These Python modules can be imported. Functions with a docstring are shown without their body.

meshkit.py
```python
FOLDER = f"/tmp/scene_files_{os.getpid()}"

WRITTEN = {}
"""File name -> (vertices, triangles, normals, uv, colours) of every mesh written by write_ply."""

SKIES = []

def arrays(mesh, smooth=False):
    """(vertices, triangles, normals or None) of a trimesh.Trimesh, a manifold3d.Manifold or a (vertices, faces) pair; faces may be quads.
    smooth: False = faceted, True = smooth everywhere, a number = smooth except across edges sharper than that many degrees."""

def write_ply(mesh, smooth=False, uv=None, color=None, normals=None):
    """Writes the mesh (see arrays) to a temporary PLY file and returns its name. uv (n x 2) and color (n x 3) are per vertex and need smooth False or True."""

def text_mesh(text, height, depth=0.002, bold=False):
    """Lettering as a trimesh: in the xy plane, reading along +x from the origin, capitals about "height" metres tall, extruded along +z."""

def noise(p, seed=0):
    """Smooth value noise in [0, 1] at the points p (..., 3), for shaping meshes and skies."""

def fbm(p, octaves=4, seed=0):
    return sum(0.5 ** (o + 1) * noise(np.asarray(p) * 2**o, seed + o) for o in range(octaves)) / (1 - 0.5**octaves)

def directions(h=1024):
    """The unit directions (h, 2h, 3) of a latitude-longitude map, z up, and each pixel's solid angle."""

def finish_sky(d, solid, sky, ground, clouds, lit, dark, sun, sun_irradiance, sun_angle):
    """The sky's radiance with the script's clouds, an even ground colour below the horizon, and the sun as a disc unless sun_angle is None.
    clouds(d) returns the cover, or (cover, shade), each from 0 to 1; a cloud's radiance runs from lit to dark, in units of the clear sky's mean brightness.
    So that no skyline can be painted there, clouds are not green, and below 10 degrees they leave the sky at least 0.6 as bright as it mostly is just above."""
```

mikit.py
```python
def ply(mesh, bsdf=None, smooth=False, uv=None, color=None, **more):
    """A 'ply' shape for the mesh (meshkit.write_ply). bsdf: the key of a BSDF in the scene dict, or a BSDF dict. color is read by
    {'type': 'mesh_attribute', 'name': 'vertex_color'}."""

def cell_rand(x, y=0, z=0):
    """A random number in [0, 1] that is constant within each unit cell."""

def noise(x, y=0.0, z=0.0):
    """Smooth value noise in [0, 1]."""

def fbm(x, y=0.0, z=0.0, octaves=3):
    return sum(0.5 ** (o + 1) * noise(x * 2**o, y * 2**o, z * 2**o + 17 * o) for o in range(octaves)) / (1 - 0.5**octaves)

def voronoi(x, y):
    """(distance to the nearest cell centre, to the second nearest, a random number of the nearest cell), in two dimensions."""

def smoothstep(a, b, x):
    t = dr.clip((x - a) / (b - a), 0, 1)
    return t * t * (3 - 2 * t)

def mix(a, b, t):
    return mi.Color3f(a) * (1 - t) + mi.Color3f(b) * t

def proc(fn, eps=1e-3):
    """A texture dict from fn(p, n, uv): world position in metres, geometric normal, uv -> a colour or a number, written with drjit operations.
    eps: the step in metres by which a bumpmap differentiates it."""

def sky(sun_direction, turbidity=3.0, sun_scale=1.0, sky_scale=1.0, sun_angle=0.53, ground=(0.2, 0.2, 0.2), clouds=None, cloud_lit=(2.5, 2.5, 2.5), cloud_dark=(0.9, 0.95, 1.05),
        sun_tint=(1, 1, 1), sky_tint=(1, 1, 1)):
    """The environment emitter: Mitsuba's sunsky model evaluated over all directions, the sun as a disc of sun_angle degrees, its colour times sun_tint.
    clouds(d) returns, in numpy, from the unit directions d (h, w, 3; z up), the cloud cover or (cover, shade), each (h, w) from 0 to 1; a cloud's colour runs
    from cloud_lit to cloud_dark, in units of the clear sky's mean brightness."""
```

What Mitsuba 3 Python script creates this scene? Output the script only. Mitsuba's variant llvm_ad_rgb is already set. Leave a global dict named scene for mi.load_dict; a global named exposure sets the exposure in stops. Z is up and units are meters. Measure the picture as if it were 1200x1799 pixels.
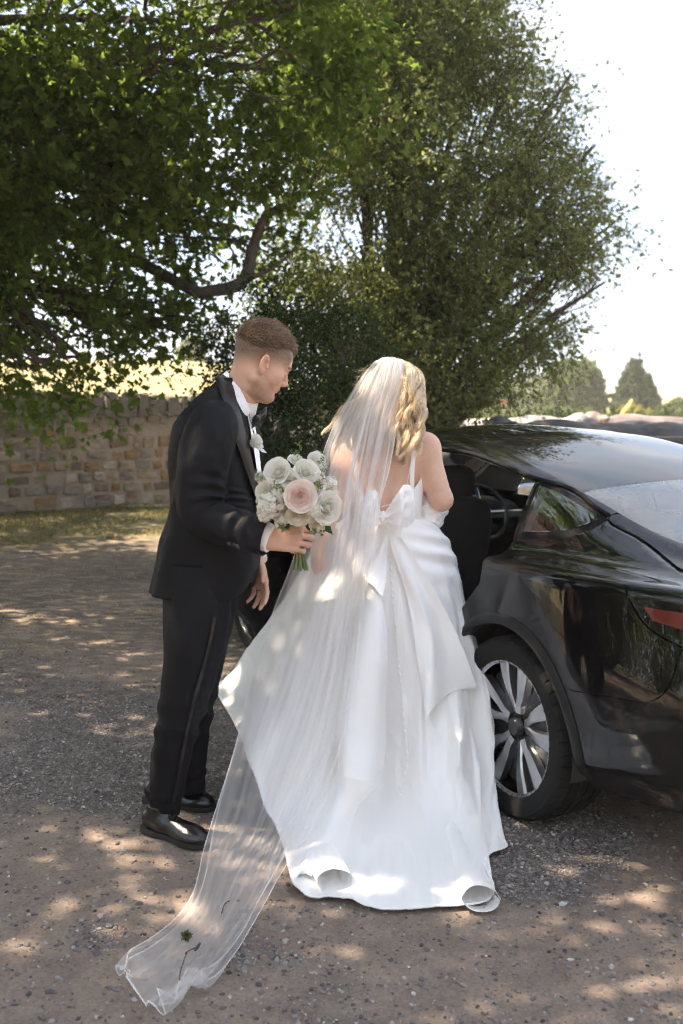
import math, numpy as np, trimesh, mitsuba as mi, mikit, meshkit, drjit as dr
import manifold3d as m3
from scipy.interpolate import PchipInterpolator, CubicSpline, RectBivariateSpline
from scipy.spatial import cKDTree
from mikit import noise, fbm, voronoi, cell_rand, smoothstep, mix, proc
T = mi.ScalarTransform4f
scene, labels = {}, {}
# ------------------------------------------------------------------ camera, sky, exposure
FOC, PITCH, EYE = 1749.0, math.radians(6.0), 1.5
scene['camera'] = {'type': 'thinlens', 'fov': 2 * math.degrees(math.atan(899.5 / FOC)), 'fov_axis': 'y', 'near_clip': 0.05, 'far_clip': 2000.0,
                   'aperture_radius': 0.0062, 'focus_distance': 3.6,
                   'to_world': T().look_at(origin=[0, 0, EYE], target=[0, math.cos(PITCH), EYE - math.sin(PITCH)], up=[0, 0, 1])}
SUN = (-0.52, 0.06, 0.80)
def cloud_cover(d):
    n = meshkit.fbm(np.stack([d[..., 0] * 3 / (d[..., 2] + .25), d[..., 1] * 5 / (d[..., 2] + .25), d[..., 2] * 0], -1), 4, seed=3)
    return np.clip(0.66 + 0.9 * (n - 0.5), 0, 1), np.clip(0.25 * (n - .3), 0, 1)
scene['sky'] = mikit.sky(SUN, turbidity=3, clouds=cloud_cover, cloud_lit=(1.78, 1.83, 1.92), cloud_dark=(1.3, 1.36, 1.48), sun_scale=1.35)
exposure = 3.3
HAZE_AIR = {'type': 'homogeneous', 'albedo': {'type': 'rgb', 'value': [.95, .95, .95]}, 'sigma_t': .0010}
scene['haze_air'] = HAZE_AIR
scene['camera']['medium'] = {'type': 'ref', 'id': 'haze_air'}
scene['haze'] = {'type': 'cube', 'to_world': T().translate([0, 310, 8]).scale([620, 420, 9]), 'bsdf': {'type': 'null'}, 'interior': {'type': 'ref', 'id': 'haze_air'}}
labels['haze'] = {'label': 'thin summer haze that pales the far trees', 'category': 'haze', 'kind': 'stuff'}
# ------------------------------------------------------------------ helpers
RNG = np.random.default_rng(7)
def at(px, py, Y):
    """The point at distance Y (world y) seen at a pixel of the 1200 x 1799 photograph."""
    a, b = (px - 600) / FOC, -(py - 899.5) / FOC
    dy, dz = math.cos(PITCH) + b * math.sin(PITCH), -math.sin(PITCH) + b * math.cos(PITCH)
    return np.array([a / dy * Y, Y, EYE + dz / dy * Y])
def gnd(px, py, z=0.0):
    a, b = (px - 600) / FOC, -(py - 899.5) / FOC
    dy, dz = math.cos(PITCH) + b * math.sin(PITCH), -math.sin(PITCH) + b * math.cos(PITCH)
    t = (z - EYE) / dz
    return np.array([a * t, dy * t, z])
def nm(v):
    v = np.asarray(v, float)
    return v / np.maximum(np.linalg.norm(v, axis=-1, keepdims=True), 1e-12)
def key_for(name):
    if name not in scene and name not in labels: return name
    i = 1
    while f'{name}_{i:03d}' in scene or f'{name}_{i:03d}' in labels: i += 1
    return f'{name}_{i:03d}'
def obj(name, mesh, m, parent=None, smooth=40, **kw):
    key = key_for((parent + '__' if parent else '') + name)
    scene[key] = mikit.ply(mesh, m, smooth, **kw)
    return key
def thing(name, label, cat, group=None):
    key = key_for(name)
    labels[key] = {'label': label, 'category': cat}
    if group: labels[key]['group'] = group
    return key
def tag(key, label=None, cat=None, group=None, kind=None):
    d = labels.setdefault(key, {})
    for k, v in (('label', label), ('category', cat), ('group', group), ('kind', kind)):
        if v: d[k] = v
    return key
def cat(ms):
    v, f, o = [], [], 0
    for m in ms:
        a, b = (m.vertices, m.faces) if hasattr(m, 'vertices') else m
        v.append(np.asarray(a)); f.append(np.asarray(b) + o); o += len(a)
    return trimesh.Trimesh(np.vstack(v), np.vstack(f), process=False)
def grid_mesh(P, close_u=False, close_v=False):
    """A mesh over an array of points (n, m, 3)."""
    P = np.asarray(P, float); n, m = P.shape[:2]
    i = np.arange(n if close_u else n - 1); j = np.arange(m if close_v else m - 1)
    i, j = np.meshgrid(i, j, indexing='ij'); i, j = i.ravel(), j.ravel()
    a, b, c, d = i * m + j, ((i + 1) % n) * m + j, ((i + 1) % n) * m + (j + 1) % m, i * m + (j + 1) % m
    return trimesh.Trimesh(P.reshape(-1, 3), np.vstack([np.stack([a, b, c], 1), np.stack([a, c, d], 1)]), process=False)
def capped(P):
    """Rings (n, m, 3), closed round m, closed at both ends with a fan."""
    P = np.asarray(P, float)
    g = grid_mesh(P, close_v=True); n, m = P.shape[:2]
    v = np.vstack([g.vertices, P[0].mean(0), P[-1].mean(0)]); k = n * m; j = np.arange(m)
    f = np.vstack([g.faces, np.stack([j * 0 + k, j, (j + 1) % m], 1), np.stack([j * 0 + k + 1, (j + 1) % m + (n - 1) * m, j + (n - 1) * m], 1)])
    mm = trimesh.Trimesh(v, f, process=False)
    if mm.volume < 0: mm.invert()
    return mm
def spl(pts, n, k=3):
    """n points along a smooth curve through pts (any dimension)."""
    pts = np.asarray(pts, float)
    s = np.r_[0, np.cumsum(np.maximum(np.linalg.norm(np.diff(pts[:, :3], axis=0), axis=1), 1e-6))]; s /= s[-1]
    if len(pts) < 3: return np.array([np.interp(np.linspace(0, 1, n), s, pts[:, c]) for c in range(pts.shape[1])]).T
    return PchipInterpolator(s, pts)(np.linspace(0, 1, n)) if k == 1 else CubicSpline(s, pts)(np.linspace(0, 1, n))
def frames(p, up=(0, 0, 1)):
    t = nm(np.gradient(np.asarray(p, float), axis=0)); a = np.zeros_like(t)
    r = np.array(up, float)
    if abs(r @ t[0]) > .9: r = np.array([1.0, 0, 0])
    r = nm(r - (r @ t[0]) * t[0])
    for i in range(len(t)):
        r = nm(r - (r @ t[i]) * t[i]); a[i] = r
    return t, a, np.cross(t, a)
def tube(pts, rad, sides=8, n=None, up=(0, 0, 1), cap=True):
    p = spl(pts, n) if n else np.asarray(pts, float)
    r = np.broadcast_to(np.asarray(rad, float), (len(p),)) if np.ndim(rad) == 0 or len(rad) == len(p) else np.interp(np.linspace(0, 1, len(p)), np.linspace(0, 1, len(rad)), rad)
    t, a, b = frames(p, up); th = np.arange(sides) * 2 * np.pi / sides
    P = p[:, None] + r[:, None, None] * (np.cos(th)[None, :, None] * a[:, None] + np.sin(th)[None, :, None] * b[:, None])
    return capped(P) if cap else grid_mesh(P, close_v=True)
def box(lo, hi, ch=0.0):
    lo, hi = np.asarray(lo, float), np.asarray(hi, float)
    if ch <= 0: return trimesh.creation.box(bounds=[lo, hi])
    pts = []
    for x in (0, 1):
        for y in (0, 1):
            for z in (0, 1):
                c = np.where([x, y, z], hi, lo); s = np.where([x, y, z], -1, 1) * ch
                pts += [c + s * [0, 1, 1], c + s * [1, 0, 1], c + s * [1, 1, 0]]
    return man2tm(m3.Manifold.hull_points(np.array(pts)))
def man2tm(M):
    q = M.to_mesh(); return trimesh.Trimesh(np.array(q.vert_properties[:, :3], float), np.array(q.tri_verts, int), process=False)
def tm2man(t):
    return m3.Manifold(m3.Mesh(np.asarray(t.vertices, np.float32), np.asarray(t.faces, np.uint32)))
def snet(fn, lo, hi, h):
    """Surface nets of the zero level of fn(points) (negative inside)."""
    lo, hi = np.asarray(lo, float), np.asarray(hi, float)
    n = np.ceil((hi - lo) / h).astype(int) + 1
    ax = [lo[k] + h * np.arange(n[k]) for k in range(3)]
    F = np.empty(tuple(n))
    for i in range(0, n[0], 16):
        g = np.stack(np.meshgrid(ax[0][i:i + 16], ax[1], ax[2], indexing='ij'), -1)
        F[i:i + 16] = fn(g.reshape(-1, 3)).reshape(g.shape[:3])
    F[F == 0] = 1e-9
    for k in range(3):
        for e in (0, -1):
            i = [slice(None)] * 3; i[k] = e; F[tuple(i)] = np.maximum(F[tuple(i)], 1e-3)
    S = F < 0
    cnt = np.zeros(tuple(n - 1)); acc = np.zeros(tuple(n - 1) + (3,))
    def sl(k, o): return slice(o, n[k] - 1 + o)
    for axis in range(3):
        o1, o2 = [k for k in range(3) if k != axis]
        for a in (0, 1):
            for b in (0, 1):
                s0 = [None] * 3; s0[axis] = sl(axis, 0); s0[o1] = sl(o1, a); s0[o2] = sl(o2, b)
                s1 = list(s0); s1[axis] = sl(axis, 1)
                f0, f1 = F[tuple(s0)], F[tuple(s1)]
                c = (f0 < 0) != (f1 < 0); t = np.where(c, f0 / np.where(c, f0 - f1, 1), 0)
                cnt += c
                for k in range(3):
                    acc[..., k] += c * (t if k == axis else (a if k == o1 else b))
    idx = -np.ones(tuple(n - 1), int); w = np.argwhere(cnt > 0); idx[tuple(w.T)] = np.arange(len(w))
    V = lo + h * (w + acc[tuple(w.T)] / cnt[tuple(w.T)][:, None])
    faces = []
    for axis in range(3):
        o1, o2 = (axis + 1) % 3, (axis + 2) % 3
        s0 = [slice(1, n[k] - 1) for k in range(3)]; s0[axis] = slice(0, n[axis] - 1)
        s1 = list(s0); s1[axis] = slice(1, n[axis])
        A, B = S[tuple(s0)], S[tuple(s1)]
        for inside in (True, False):
            q = np.argwhere((A != B) & (A == inside))
            if not len(q): continue
            q[:, o1] += 1; q[:, o2] += 1
            c = []
            for a, b in ((-1, -1), (0, -1), (0, 0), (-1, 0)):
                r = q.copy(); r[:, o1] += a; r[:, o2] += b; c.append(idx[tuple(r.T)])
            c = np.stack(c, 1)
            if not inside: c = c[:, ::-1]
            faces += [c[:, [0, 1, 2]], c[:, [0, 2, 3]]]
    m = trimesh.Trimesh(V, np.vstack(faces), process=False)
    return m if tm2man(m).status() == m3.Error.NoError else mtet(F, lo, h)
def mtet(F, lo, h):
    """Marching tetrahedra over the grid F: never non-manifold."""
    n = np.array(F.shape); S = F < 0
    A = [S[a:n[0] - 1 + a, b:n[1] - 1 + b, c:n[2] - 1 + c] for a in (0, 1) for b in (0, 1) for c in (0, 1)]; k = sum(a.astype(int) for a in A)
    cells = np.argwhere((k > 0) & (k < 8)); idx = lambda q: (q[:, 0] * n[1] + q[:, 1]) * n[2] + q[:, 2]
    Ff = F.ravel(); tris = []
    for perm in ((0, 1, 2), (0, 2, 1), (1, 0, 2), (1, 2, 0), (2, 0, 1), (2, 1, 0)):
        q = [cells]; e = np.zeros(3, int)
        for ax in perm: e = e.copy(); e[ax] = 1; q.append(cells + e)
        I = np.stack([idx(c) for c in q], 1)
        if (perm in ((0, 2, 1), (1, 0, 2), (2, 1, 0))): I = I[:, [0, 2, 1, 3]]
        neg = Ff[I] < 0; code = neg @ np.array([1, 2, 4, 8])
        for cs in range(1, 15):
            T_ = I[code == cs]
            if not len(T_): continue
            ins = [j for j in range(4) if cs >> j & 1]; out = [j for j in range(4) if not cs >> j & 1]
            E_ = lambda i, j: np.sort(T_[:, [i, j]], 1)
            if len(ins) == 1: t = [(E_(ins[0], out[0]), E_(ins[0], out[1]), E_(ins[0], out[2]))]
            elif len(ins) == 3: t = [(E_(out[0], ins[0]), E_(out[0], ins[1]), E_(out[0], ins[2]))]
            else:
                a, b, c, d = E_(ins[0], out[0]), E_(ins[0], out[1]), E_(ins[1], out[1]), E_(ins[1], out[0]); t = [(a, b, c), (a, c, d)]
            pos = lambda i: np.stack(np.unravel_index(i, F.shape), -1).astype(float)
            way = pos(T_[:, out]).mean(1) - pos(T_[:, ins]).mean(1)
            for x in t:
                m_ = [pos(q).mean(1) for q in x]; fl = np.sum(np.cross(m_[1] - m_[0], m_[2] - m_[0]) * way, 1) < 0
                q = np.stack(x, 1); q[fl] = q[fl][:, ::-1]; tris.append(q)
    E = np.concatenate(tris).reshape(-1, 2); u, inv = np.unique(E[:, 0].astype(np.int64) * F.size + E[:, 1], return_inverse=True); a, b = u // F.size, u % F.size
    t = np.clip(Ff[a] / (Ff[a] - Ff[b]), .04, .96)[:, None]; P = lambda i: lo + h * np.stack(np.unravel_index(i, F.shape), 1)
    m = trimesh.Trimesh(P(a) * (1 - t) + P(b) * t, inv.reshape(-1, 3), process=False)
    if m.volume < 0: m.invert()
    return m
def smin(a, b, k):
    h = np.clip(.5 + .5 * (b - a) / k, 0, 1)
    return b * (1 - h) + a * h - k * h * (1 - h)
def smax(a, b, k): return -smin(-a, -b, k)
def cone_sdf(p, a, b, ra, rb):
    """A capsule whose radius runs from ra to rb."""
    a, b = np.asarray(a, float), np.asarray(b, float); ab = b - a
    t = np.clip((p - a) @ ab / max(ab @ ab, 1e-12), 0, 1)
    return np.linalg.norm(p - a - t[:, None] * ab, axis=1) - (ra + (rb - ra) * t)
def ell_sdf(p, c, r, R=None):
    q = p - np.asarray(c, float)
    if R is not None: q = q @ np.asarray(R)
    r = np.asarray(r, float); k = np.linalg.norm(q / r, axis=1)
    return k * (k - 1) / np.maximum(np.linalg.norm(q / r ** 2, axis=1), 1e-9)
def blend(ds, k):
    d = ds[0]
    for e in ds[1:]: d = smin(d, e, k)
    return d
def taubin(m, it=8):
    """Smoothing that keeps the volume."""
    import scipy.sparse as sp
    e = np.sort(m.faces[:, [0, 1, 1, 2, 2, 0]].reshape(-1, 2), 1); e = np.unique(e, axis=0); n = len(m.vertices)
    A_ = sp.coo_matrix((np.ones(len(e)), (e[:, 0], e[:, 1])), (n, n)).tocsr(); A_ = A_ + A_.T; A_ = sp.diags(1 / np.maximum(np.asarray(A_.sum(1)).ravel(), 1)) @ A_
    v = np.array(m.vertices)
    for _ in range(it):
        v = v + .5 * (A_ @ v - v); v = v - .53 * (A_ @ v - v)
    return trimesh.Trimesh(v, m.faces, process=False)
def rgb(c): return {'type': 'rgb', 'value': list(map(float, c))}
VCOL = {'type': 'mesh_attribute', 'name': 'vertex_color'}
def mat(key, color, rough=.6, two=True, **kw):
    b = {'type': 'principled', 'base_color': color if isinstance(color, dict) else rgb(color), 'roughness': rough, **kw}
    scene[key] = {'type': 'twosided', 'bsdf': b} if two else b
    return key
def bumped(key, color, fn, scale, rough=.7, eps=1e-3, **kw):
    b = {'type': 'principled', 'base_color': color if isinstance(color, dict) else rgb(color), 'roughness': rough, **kw}
    scene[key] = {'type': 'twosided', 'bsdf': {'type': 'bumpmap', 'arbitrary': proc(fn, eps), 'scale': scale, 'bsdf': b}}
    return key
# ------------------------------------------------------------------ ground
def np_cell(x, y, z):
    h = sum(((np.floor(np.asarray(v, float)).astype(np.int64) + 1000000) & 0xFFFFFFFF) * k for v, k in ((x, 374761393), (y, 668265263), (z, 2147483647))) & 0xFFFFFFFF
    h = ((h ^ (h >> 13)) * 1274126177) & 0xFFFFFFFF
    return ((h ^ (h >> 16)) & 0xFFFFFF) / 16777215.0
def np_noise(x, y, z=0.0):
    z = np.zeros_like(x) + z
    i = [np.floor(v) for v in (x, y, z)]; t = [(v - a) ** 2 * (3 - 2 * (v - a)) for v, a in zip((x, y, z), i)]
    def edge(b, c): return np_cell(i[0], i[1] + b, i[2] + c) * (1 - t[0]) + np_cell(i[0] + 1, i[1] + b, i[2] + c) * t[0]
    return (edge(0, 0) * (1 - t[1]) + edge(1, 0) * t[1]) * (1 - t[2]) + (edge(0, 1) * (1 - t[1]) + edge(1, 1) * t[1]) * t[2]
def np_fbm(x, y, octaves=3):
    return sum(.5 ** (o + 1) * np_noise(x * 2 ** o, y * 2 ** o, 17.0 * o) for o in range(octaves)) / (1 - .5 ** octaves)
PATCH = [(*gnd(120, 1520)[:2], .55, -.42), (*gnd(700, 1650)[:2], .42, -.30), (*gnd(420, 1690)[:2], .30, .22), (*gnd(1120, 1640)[:2], .45, -.35), (*gnd(960, 1530)[:2], .55, .30),
         (*gnd(180, 1300)[:2], .9, .25), (*gnd(900, 1760)[:2], .35, .25), (*gnd(330, 1560)[:2], .28, -.2), (*gnd(200, 1700)[:2], .3, -.1), (*gnd(150, 1640)[:2], .16, .25)]
def gravel_mask_np(x, y):
    m = np_fbm(x * 1.7 + 5, y * 1.7 + 3, 4)
    for a, b, r, w in PATCH: m = m + w * np.exp(-((x - a) ** 2 + (y - b) ** 2) / r ** 2)
    return np.clip((m - .44) / .16, 0, 1)
def gravel_mask(p):
    m = fbm(p.x * 1.7 + 5, p.y * 1.7 + 3, 0, 4)
    for a, b, r, w in PATCH: m = m + float(w) * dr.exp(-(dr.square(p.x - float(a)) + dr.square(p.y - float(b))) / float(r * r))
    return dr.clip((m - .44) / .16, 0, 1)
def ground_color(p, n, uv):
    g = gravel_mask(p)
    fine, mid = noise(p.x * 160, p.y * 160), fbm(p.x * 14, p.y * 14, 0, 3)
    dirt = mix((.172, .132, .108), (.258, .203, .165), mid) * (.82 + .36 * fine)
    _, _, r = voronoi(p.x * 85, p.y * 85)
    stones = mix((.05, .043, .040), (.185, .162, .15), r) * (.7 + .5 * mid)
    c = mix(dirt, stones, g * .85)
    far = smoothstep(5.0, 7.5, p.y + 1.4 * fbm(p.x * .8, p.y * .8))
    straw = fbm(p.x * 9, p.y * 26, 0, 3)
    litter = mix((.105, .083, .066), (.24, .185, .125), smoothstep(.45, .68, straw)) * (.8 + .4 * fine)
    c = mix(c, litter, far * .8)
    grass = smoothstep(9.0, 11.2, p.y - .68 * (p.x + 4.8) * .6 + 2.4 * (fbm(p.x * .9, p.y * .9) - .5))
    c = mix(c, mix((.065, .062, .026), (.135, .115, .055), straw), grass * .85)
    return c
def ground_bump(p, n, uv):
    g = gravel_mask(p)
    d1, d2, r = voronoi(p.x * 85, p.y * 85)
    return (.35 + .65 * g) * (dr.minimum(d2 - d1, .6) * (.4 + r)) + .8 * fbm(p.x * 40, p.y * 40) + .25 * noise(p.x * 260, p.y * 260)
bumped('ground_mat', proc(ground_color), ground_bump, .004, rough=.95, eps=2e-3, specular=.2)
def gz(x, y):
    d = np.exp(-((np.hypot(x, y) / 14) ** 2))
    return d * (.014 * (np_fbm(x * .9 + 31, y * .9 + 11, 3) - .5) + .009 * (np_fbm(x * 5, y * 5, 3) - .5) + .006 * (gravel_mask_np(x, y) - .5))
def axis_pts(lo, a, b, hi, step, grow=1.12):
    mid = list(np.arange(a, b + 1e-6, step)); s, x, right, left = step, b, [], []
    while x < hi: s *= grow; x += s; right.append(min(x, hi))
    s, x = step, a
    while x > lo: s *= grow; x -= s; left.append(max(x, lo))
    return np.array(left[::-1] + mid + right)
gx, gy = axis_pts(-500, -2.2, 2.4, 500, .025), axis_pts(-60, 1.9, 5.6, 15.0, .025, 1.03)
X, Y = np.meshgrid(gx, gy, indexing='ij')
obj('ground', grid_mesh(np.stack([X, Y, gz(X, Y)], -1)), 'ground_mat', smooth=True)
tag('ground', kind='structure')
# ------------------------------------------------------------------ gravel: thousands of small stones lying on the ground
ICO = trimesh.creation.icosphere(0); OCT = trimesh.Trimesh([[1, 0, 0], [-1, 0, 0], [0, 1, 0], [0, -1, 0], [0, 0, 1], [0, 0, -1]],
                                                            [[0, 2, 4], [2, 1, 4], [1, 3, 4], [3, 0, 4], [2, 0, 5], [1, 2, 5], [3, 1, 5], [0, 3, 5]], process=False)
def stones(n, size, seed, tpl, keep, yr, spread):
    r = np.random.default_rng(seed)
    y = yr[0] + (yr[1] - yr[0]) * r.random(n) ** 1.3; x = (r.random(n) * 2 - 1) * spread * (y * .36 + .25)
    ok = r.random(n) < keep(x, y); x, y = x[ok], y[ok]; n = len(x)
    s = size[0] * (size[1] / size[0]) ** (r.random(n) ** 2.2)
    sc = s[:, None] * (.65 + .7 * r.random((n, 3))) * [1, 1, .62]
    a = r.random(n) * 6.283; ca, sa = np.cos(a), np.sin(a)
    v = tpl.vertices[None] * (1 + .5 * (r.random((n, len(tpl.vertices), 1)) - .5)) * sc[:, None]
    tilt = (r.random((n, 1)) - .5) * .9
    v[..., 2] += v[..., 0] * tilt
    v = np.stack([v[..., 0] * ca[:, None] - v[..., 1] * sa[:, None] + x[:, None], v[..., 0] * sa[:, None] + v[..., 1] * ca[:, None] + y[:, None], v[..., 2] + (gz(x, y) + .25 * sc[:, 2])[:, None]], -1)
    f = tpl.faces[None] + (np.arange(n) * len(tpl.vertices))[:, None, None]
    pal = np.array([(.12, .105, .10), (.175, .155, .148), (.25, .225, .21), (.33, .30, .28), (.20, .155, .13), (.07, .062, .06), (.34, .15, .09), (.48, .45, .42)])
    c = pal[r.choice(8, n, p=[.24, .25, .2, .09, .12, .075, .004, .021])] * (.8 + .4 * r.random((n, 1)))
    return trimesh.Trimesh(v.reshape(-1, 3), f.reshape(-1, 3), process=False), np.repeat(c, len(tpl.vertices), 0)
keep_g = lambda x, y: .07 + .93 * gravel_mask_np(x, y) ** 1.2
keep_m = lambda x, y: .22 + .78 * gravel_mask_np(x, y)
keep_s = lambda x, y: .25 + .3 * gravel_mask_np(x, y)
parts = [stones(120000, (.0022, .0062), 1, OCT, keep_g, (1.9, 5.0), 1.0), stones(30000, (.004, .0088), 2, ICO, keep_m, (1.9, 6.2), 1.0), stones(6500, (.0055, .0125), 3, ICO, keep_s, (1.9, 7.5), 1.0)]
gm = cat([p[0] for p in parts]); gc = np.vstack([p[1] for p in parts])
mat('stone_mat', VCOL, .85, two=False, specular=.3)
scene['gravel'] = mikit.ply(gm, 'stone_mat', False, color=gc)
tag('gravel', 'loose grey and brown gravel scattered over the packed dirt yard', 'gravel', kind='stuff')
# ------------------------------------------------------------------ field beyond the wall
def field_h(x, y):
    left = 1 / (1 + np.exp((x / np.maximum(y, 1) + .02) * 30))
    s = np.clip((y - 18) / 75, 0, 1)
    far = np.clip((y - 160) / 300, 0, 1)
    return .03 + left * 5.6 * s * s * (3 - 2 * s) + .25 * (np_fbm(x * .05, y * .05) - .5) * np.clip((y - 16) / 20, 0, 1) + far * (6 + 5 * np_noise(x * .006 + 3, y * .004))
fx = axis_pts(-600, -40, 60, 600, 1.5, 1.15); fy = axis_pts(14.75, 14.75, 60, 700, 1.0, 1.12); fy = np.unique(fy)
X, Y = np.meshgrid(fx, fy, indexing='ij')
def field_color(p, n, uv):
    a = fbm(p.x * .12, p.y * .35, 0, 4); b = fbm(p.x * 3, p.y * 6, 0, 3)
    c = mix((.20, .165, .075), (.30, .26, .14), a) * (.8 + .4 * b)
    green = smoothstep(.45, .62, fbm(p.x * .03 + 9, p.y * .02 + 2, 0, 3)) * smoothstep(1.0, 9.0, p.x)
    return mix(c, mix((.13, .16, .05), (.24, .25, .09), b), green * .8)
mat('field_mat', proc(field_color), .95, specular=.1)
obj('field', grid_mesh(np.stack([X, Y, field_h(X, Y)], -1)), 'field_mat', smooth=True)
tag('field', kind='structure')
# ------------------------------------------------------------------ stone wall
W0, W1 = np.array([-7.4, 12.12]), np.array([.4, 17.4]); WD = nm(W1 - W0); WN = np.array([WD[1], -WD[0]]); WL = np.linalg.norm(W1 - W0)
WH = 1.42
def wall_pt(s, z, o): return np.stack([W0[0] + WD[0] * s + WN[0] * o, W0[1] + WD[1] * s + WN[1] * o, z + 0 * s], -1)
def wall_tone(p):
    return fbm(p.x * 1.3, p.y * 1.3 + 7, p.z * 1.6, 4)
def mortar_color(p, n, uv):
    g = fbm(p.x * 30, p.y * 30, p.z * 30, 3); t = wall_tone(p)
    c = mix((.235, .19, .152), (.36, .295, .24), g)
    c = mix(c, (.16, .135, .11), smoothstep(.55, .75, t) * .7)
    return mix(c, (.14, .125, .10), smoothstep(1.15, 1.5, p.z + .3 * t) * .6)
def grit(p, n, uv): return fbm(p.x * 45, p.y * 45, p.z * 45, 4) + .5 * fbm(p.x * 12, p.y * 12, p.z * 12, 3)
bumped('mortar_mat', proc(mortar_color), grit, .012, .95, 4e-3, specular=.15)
def stone_mat(key, c0, c1, lich):
    def fn(p, n, uv):
        g = fbm(p.x * 26, p.y * 26, p.z * 26, 4); b = fbm(p.x * 6, p.y * 6 + 3, p.z * 6, 3)
        c = mix(c0, c1, smoothstep(.25, .75, .5 * g + .5 * b))
        c = mix(c, (.07, .062, .055), smoothstep(.58, .78, fbm(p.x * 9 + 5, p.y * 9, p.z * 14, 4)) * lich)
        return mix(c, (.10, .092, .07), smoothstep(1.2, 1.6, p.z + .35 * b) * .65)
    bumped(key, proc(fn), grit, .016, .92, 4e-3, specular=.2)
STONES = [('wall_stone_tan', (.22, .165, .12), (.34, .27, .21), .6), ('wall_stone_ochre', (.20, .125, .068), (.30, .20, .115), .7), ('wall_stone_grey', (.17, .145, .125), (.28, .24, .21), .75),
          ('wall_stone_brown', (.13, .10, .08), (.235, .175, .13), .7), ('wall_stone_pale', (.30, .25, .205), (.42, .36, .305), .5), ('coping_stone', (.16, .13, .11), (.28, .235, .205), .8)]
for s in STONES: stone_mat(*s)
wall = thing('stone_wall', 'rubble stone wall with upright coping stones along the back of the yard', 'wall')
r = np.random.default_rng(21)
ns, nz = 180, 40
S, Z = np.meshgrid(np.linspace(0, WL, ns), np.linspace(-.15, WH, nz), indexing='ij')
F = wall_pt(S, Z, .034 * (np_fbm(S * 4.2, Z * 4.2 + 40) - .5) + .006)
B = wall_pt(S, Z, -.46 + 0 * S)
core = np.concatenate([B[:, ::-1], F], 1)
obj('mortar', grid_mesh(core, close_v=True), 'mortar_mat', wall, smooth=60)
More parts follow.
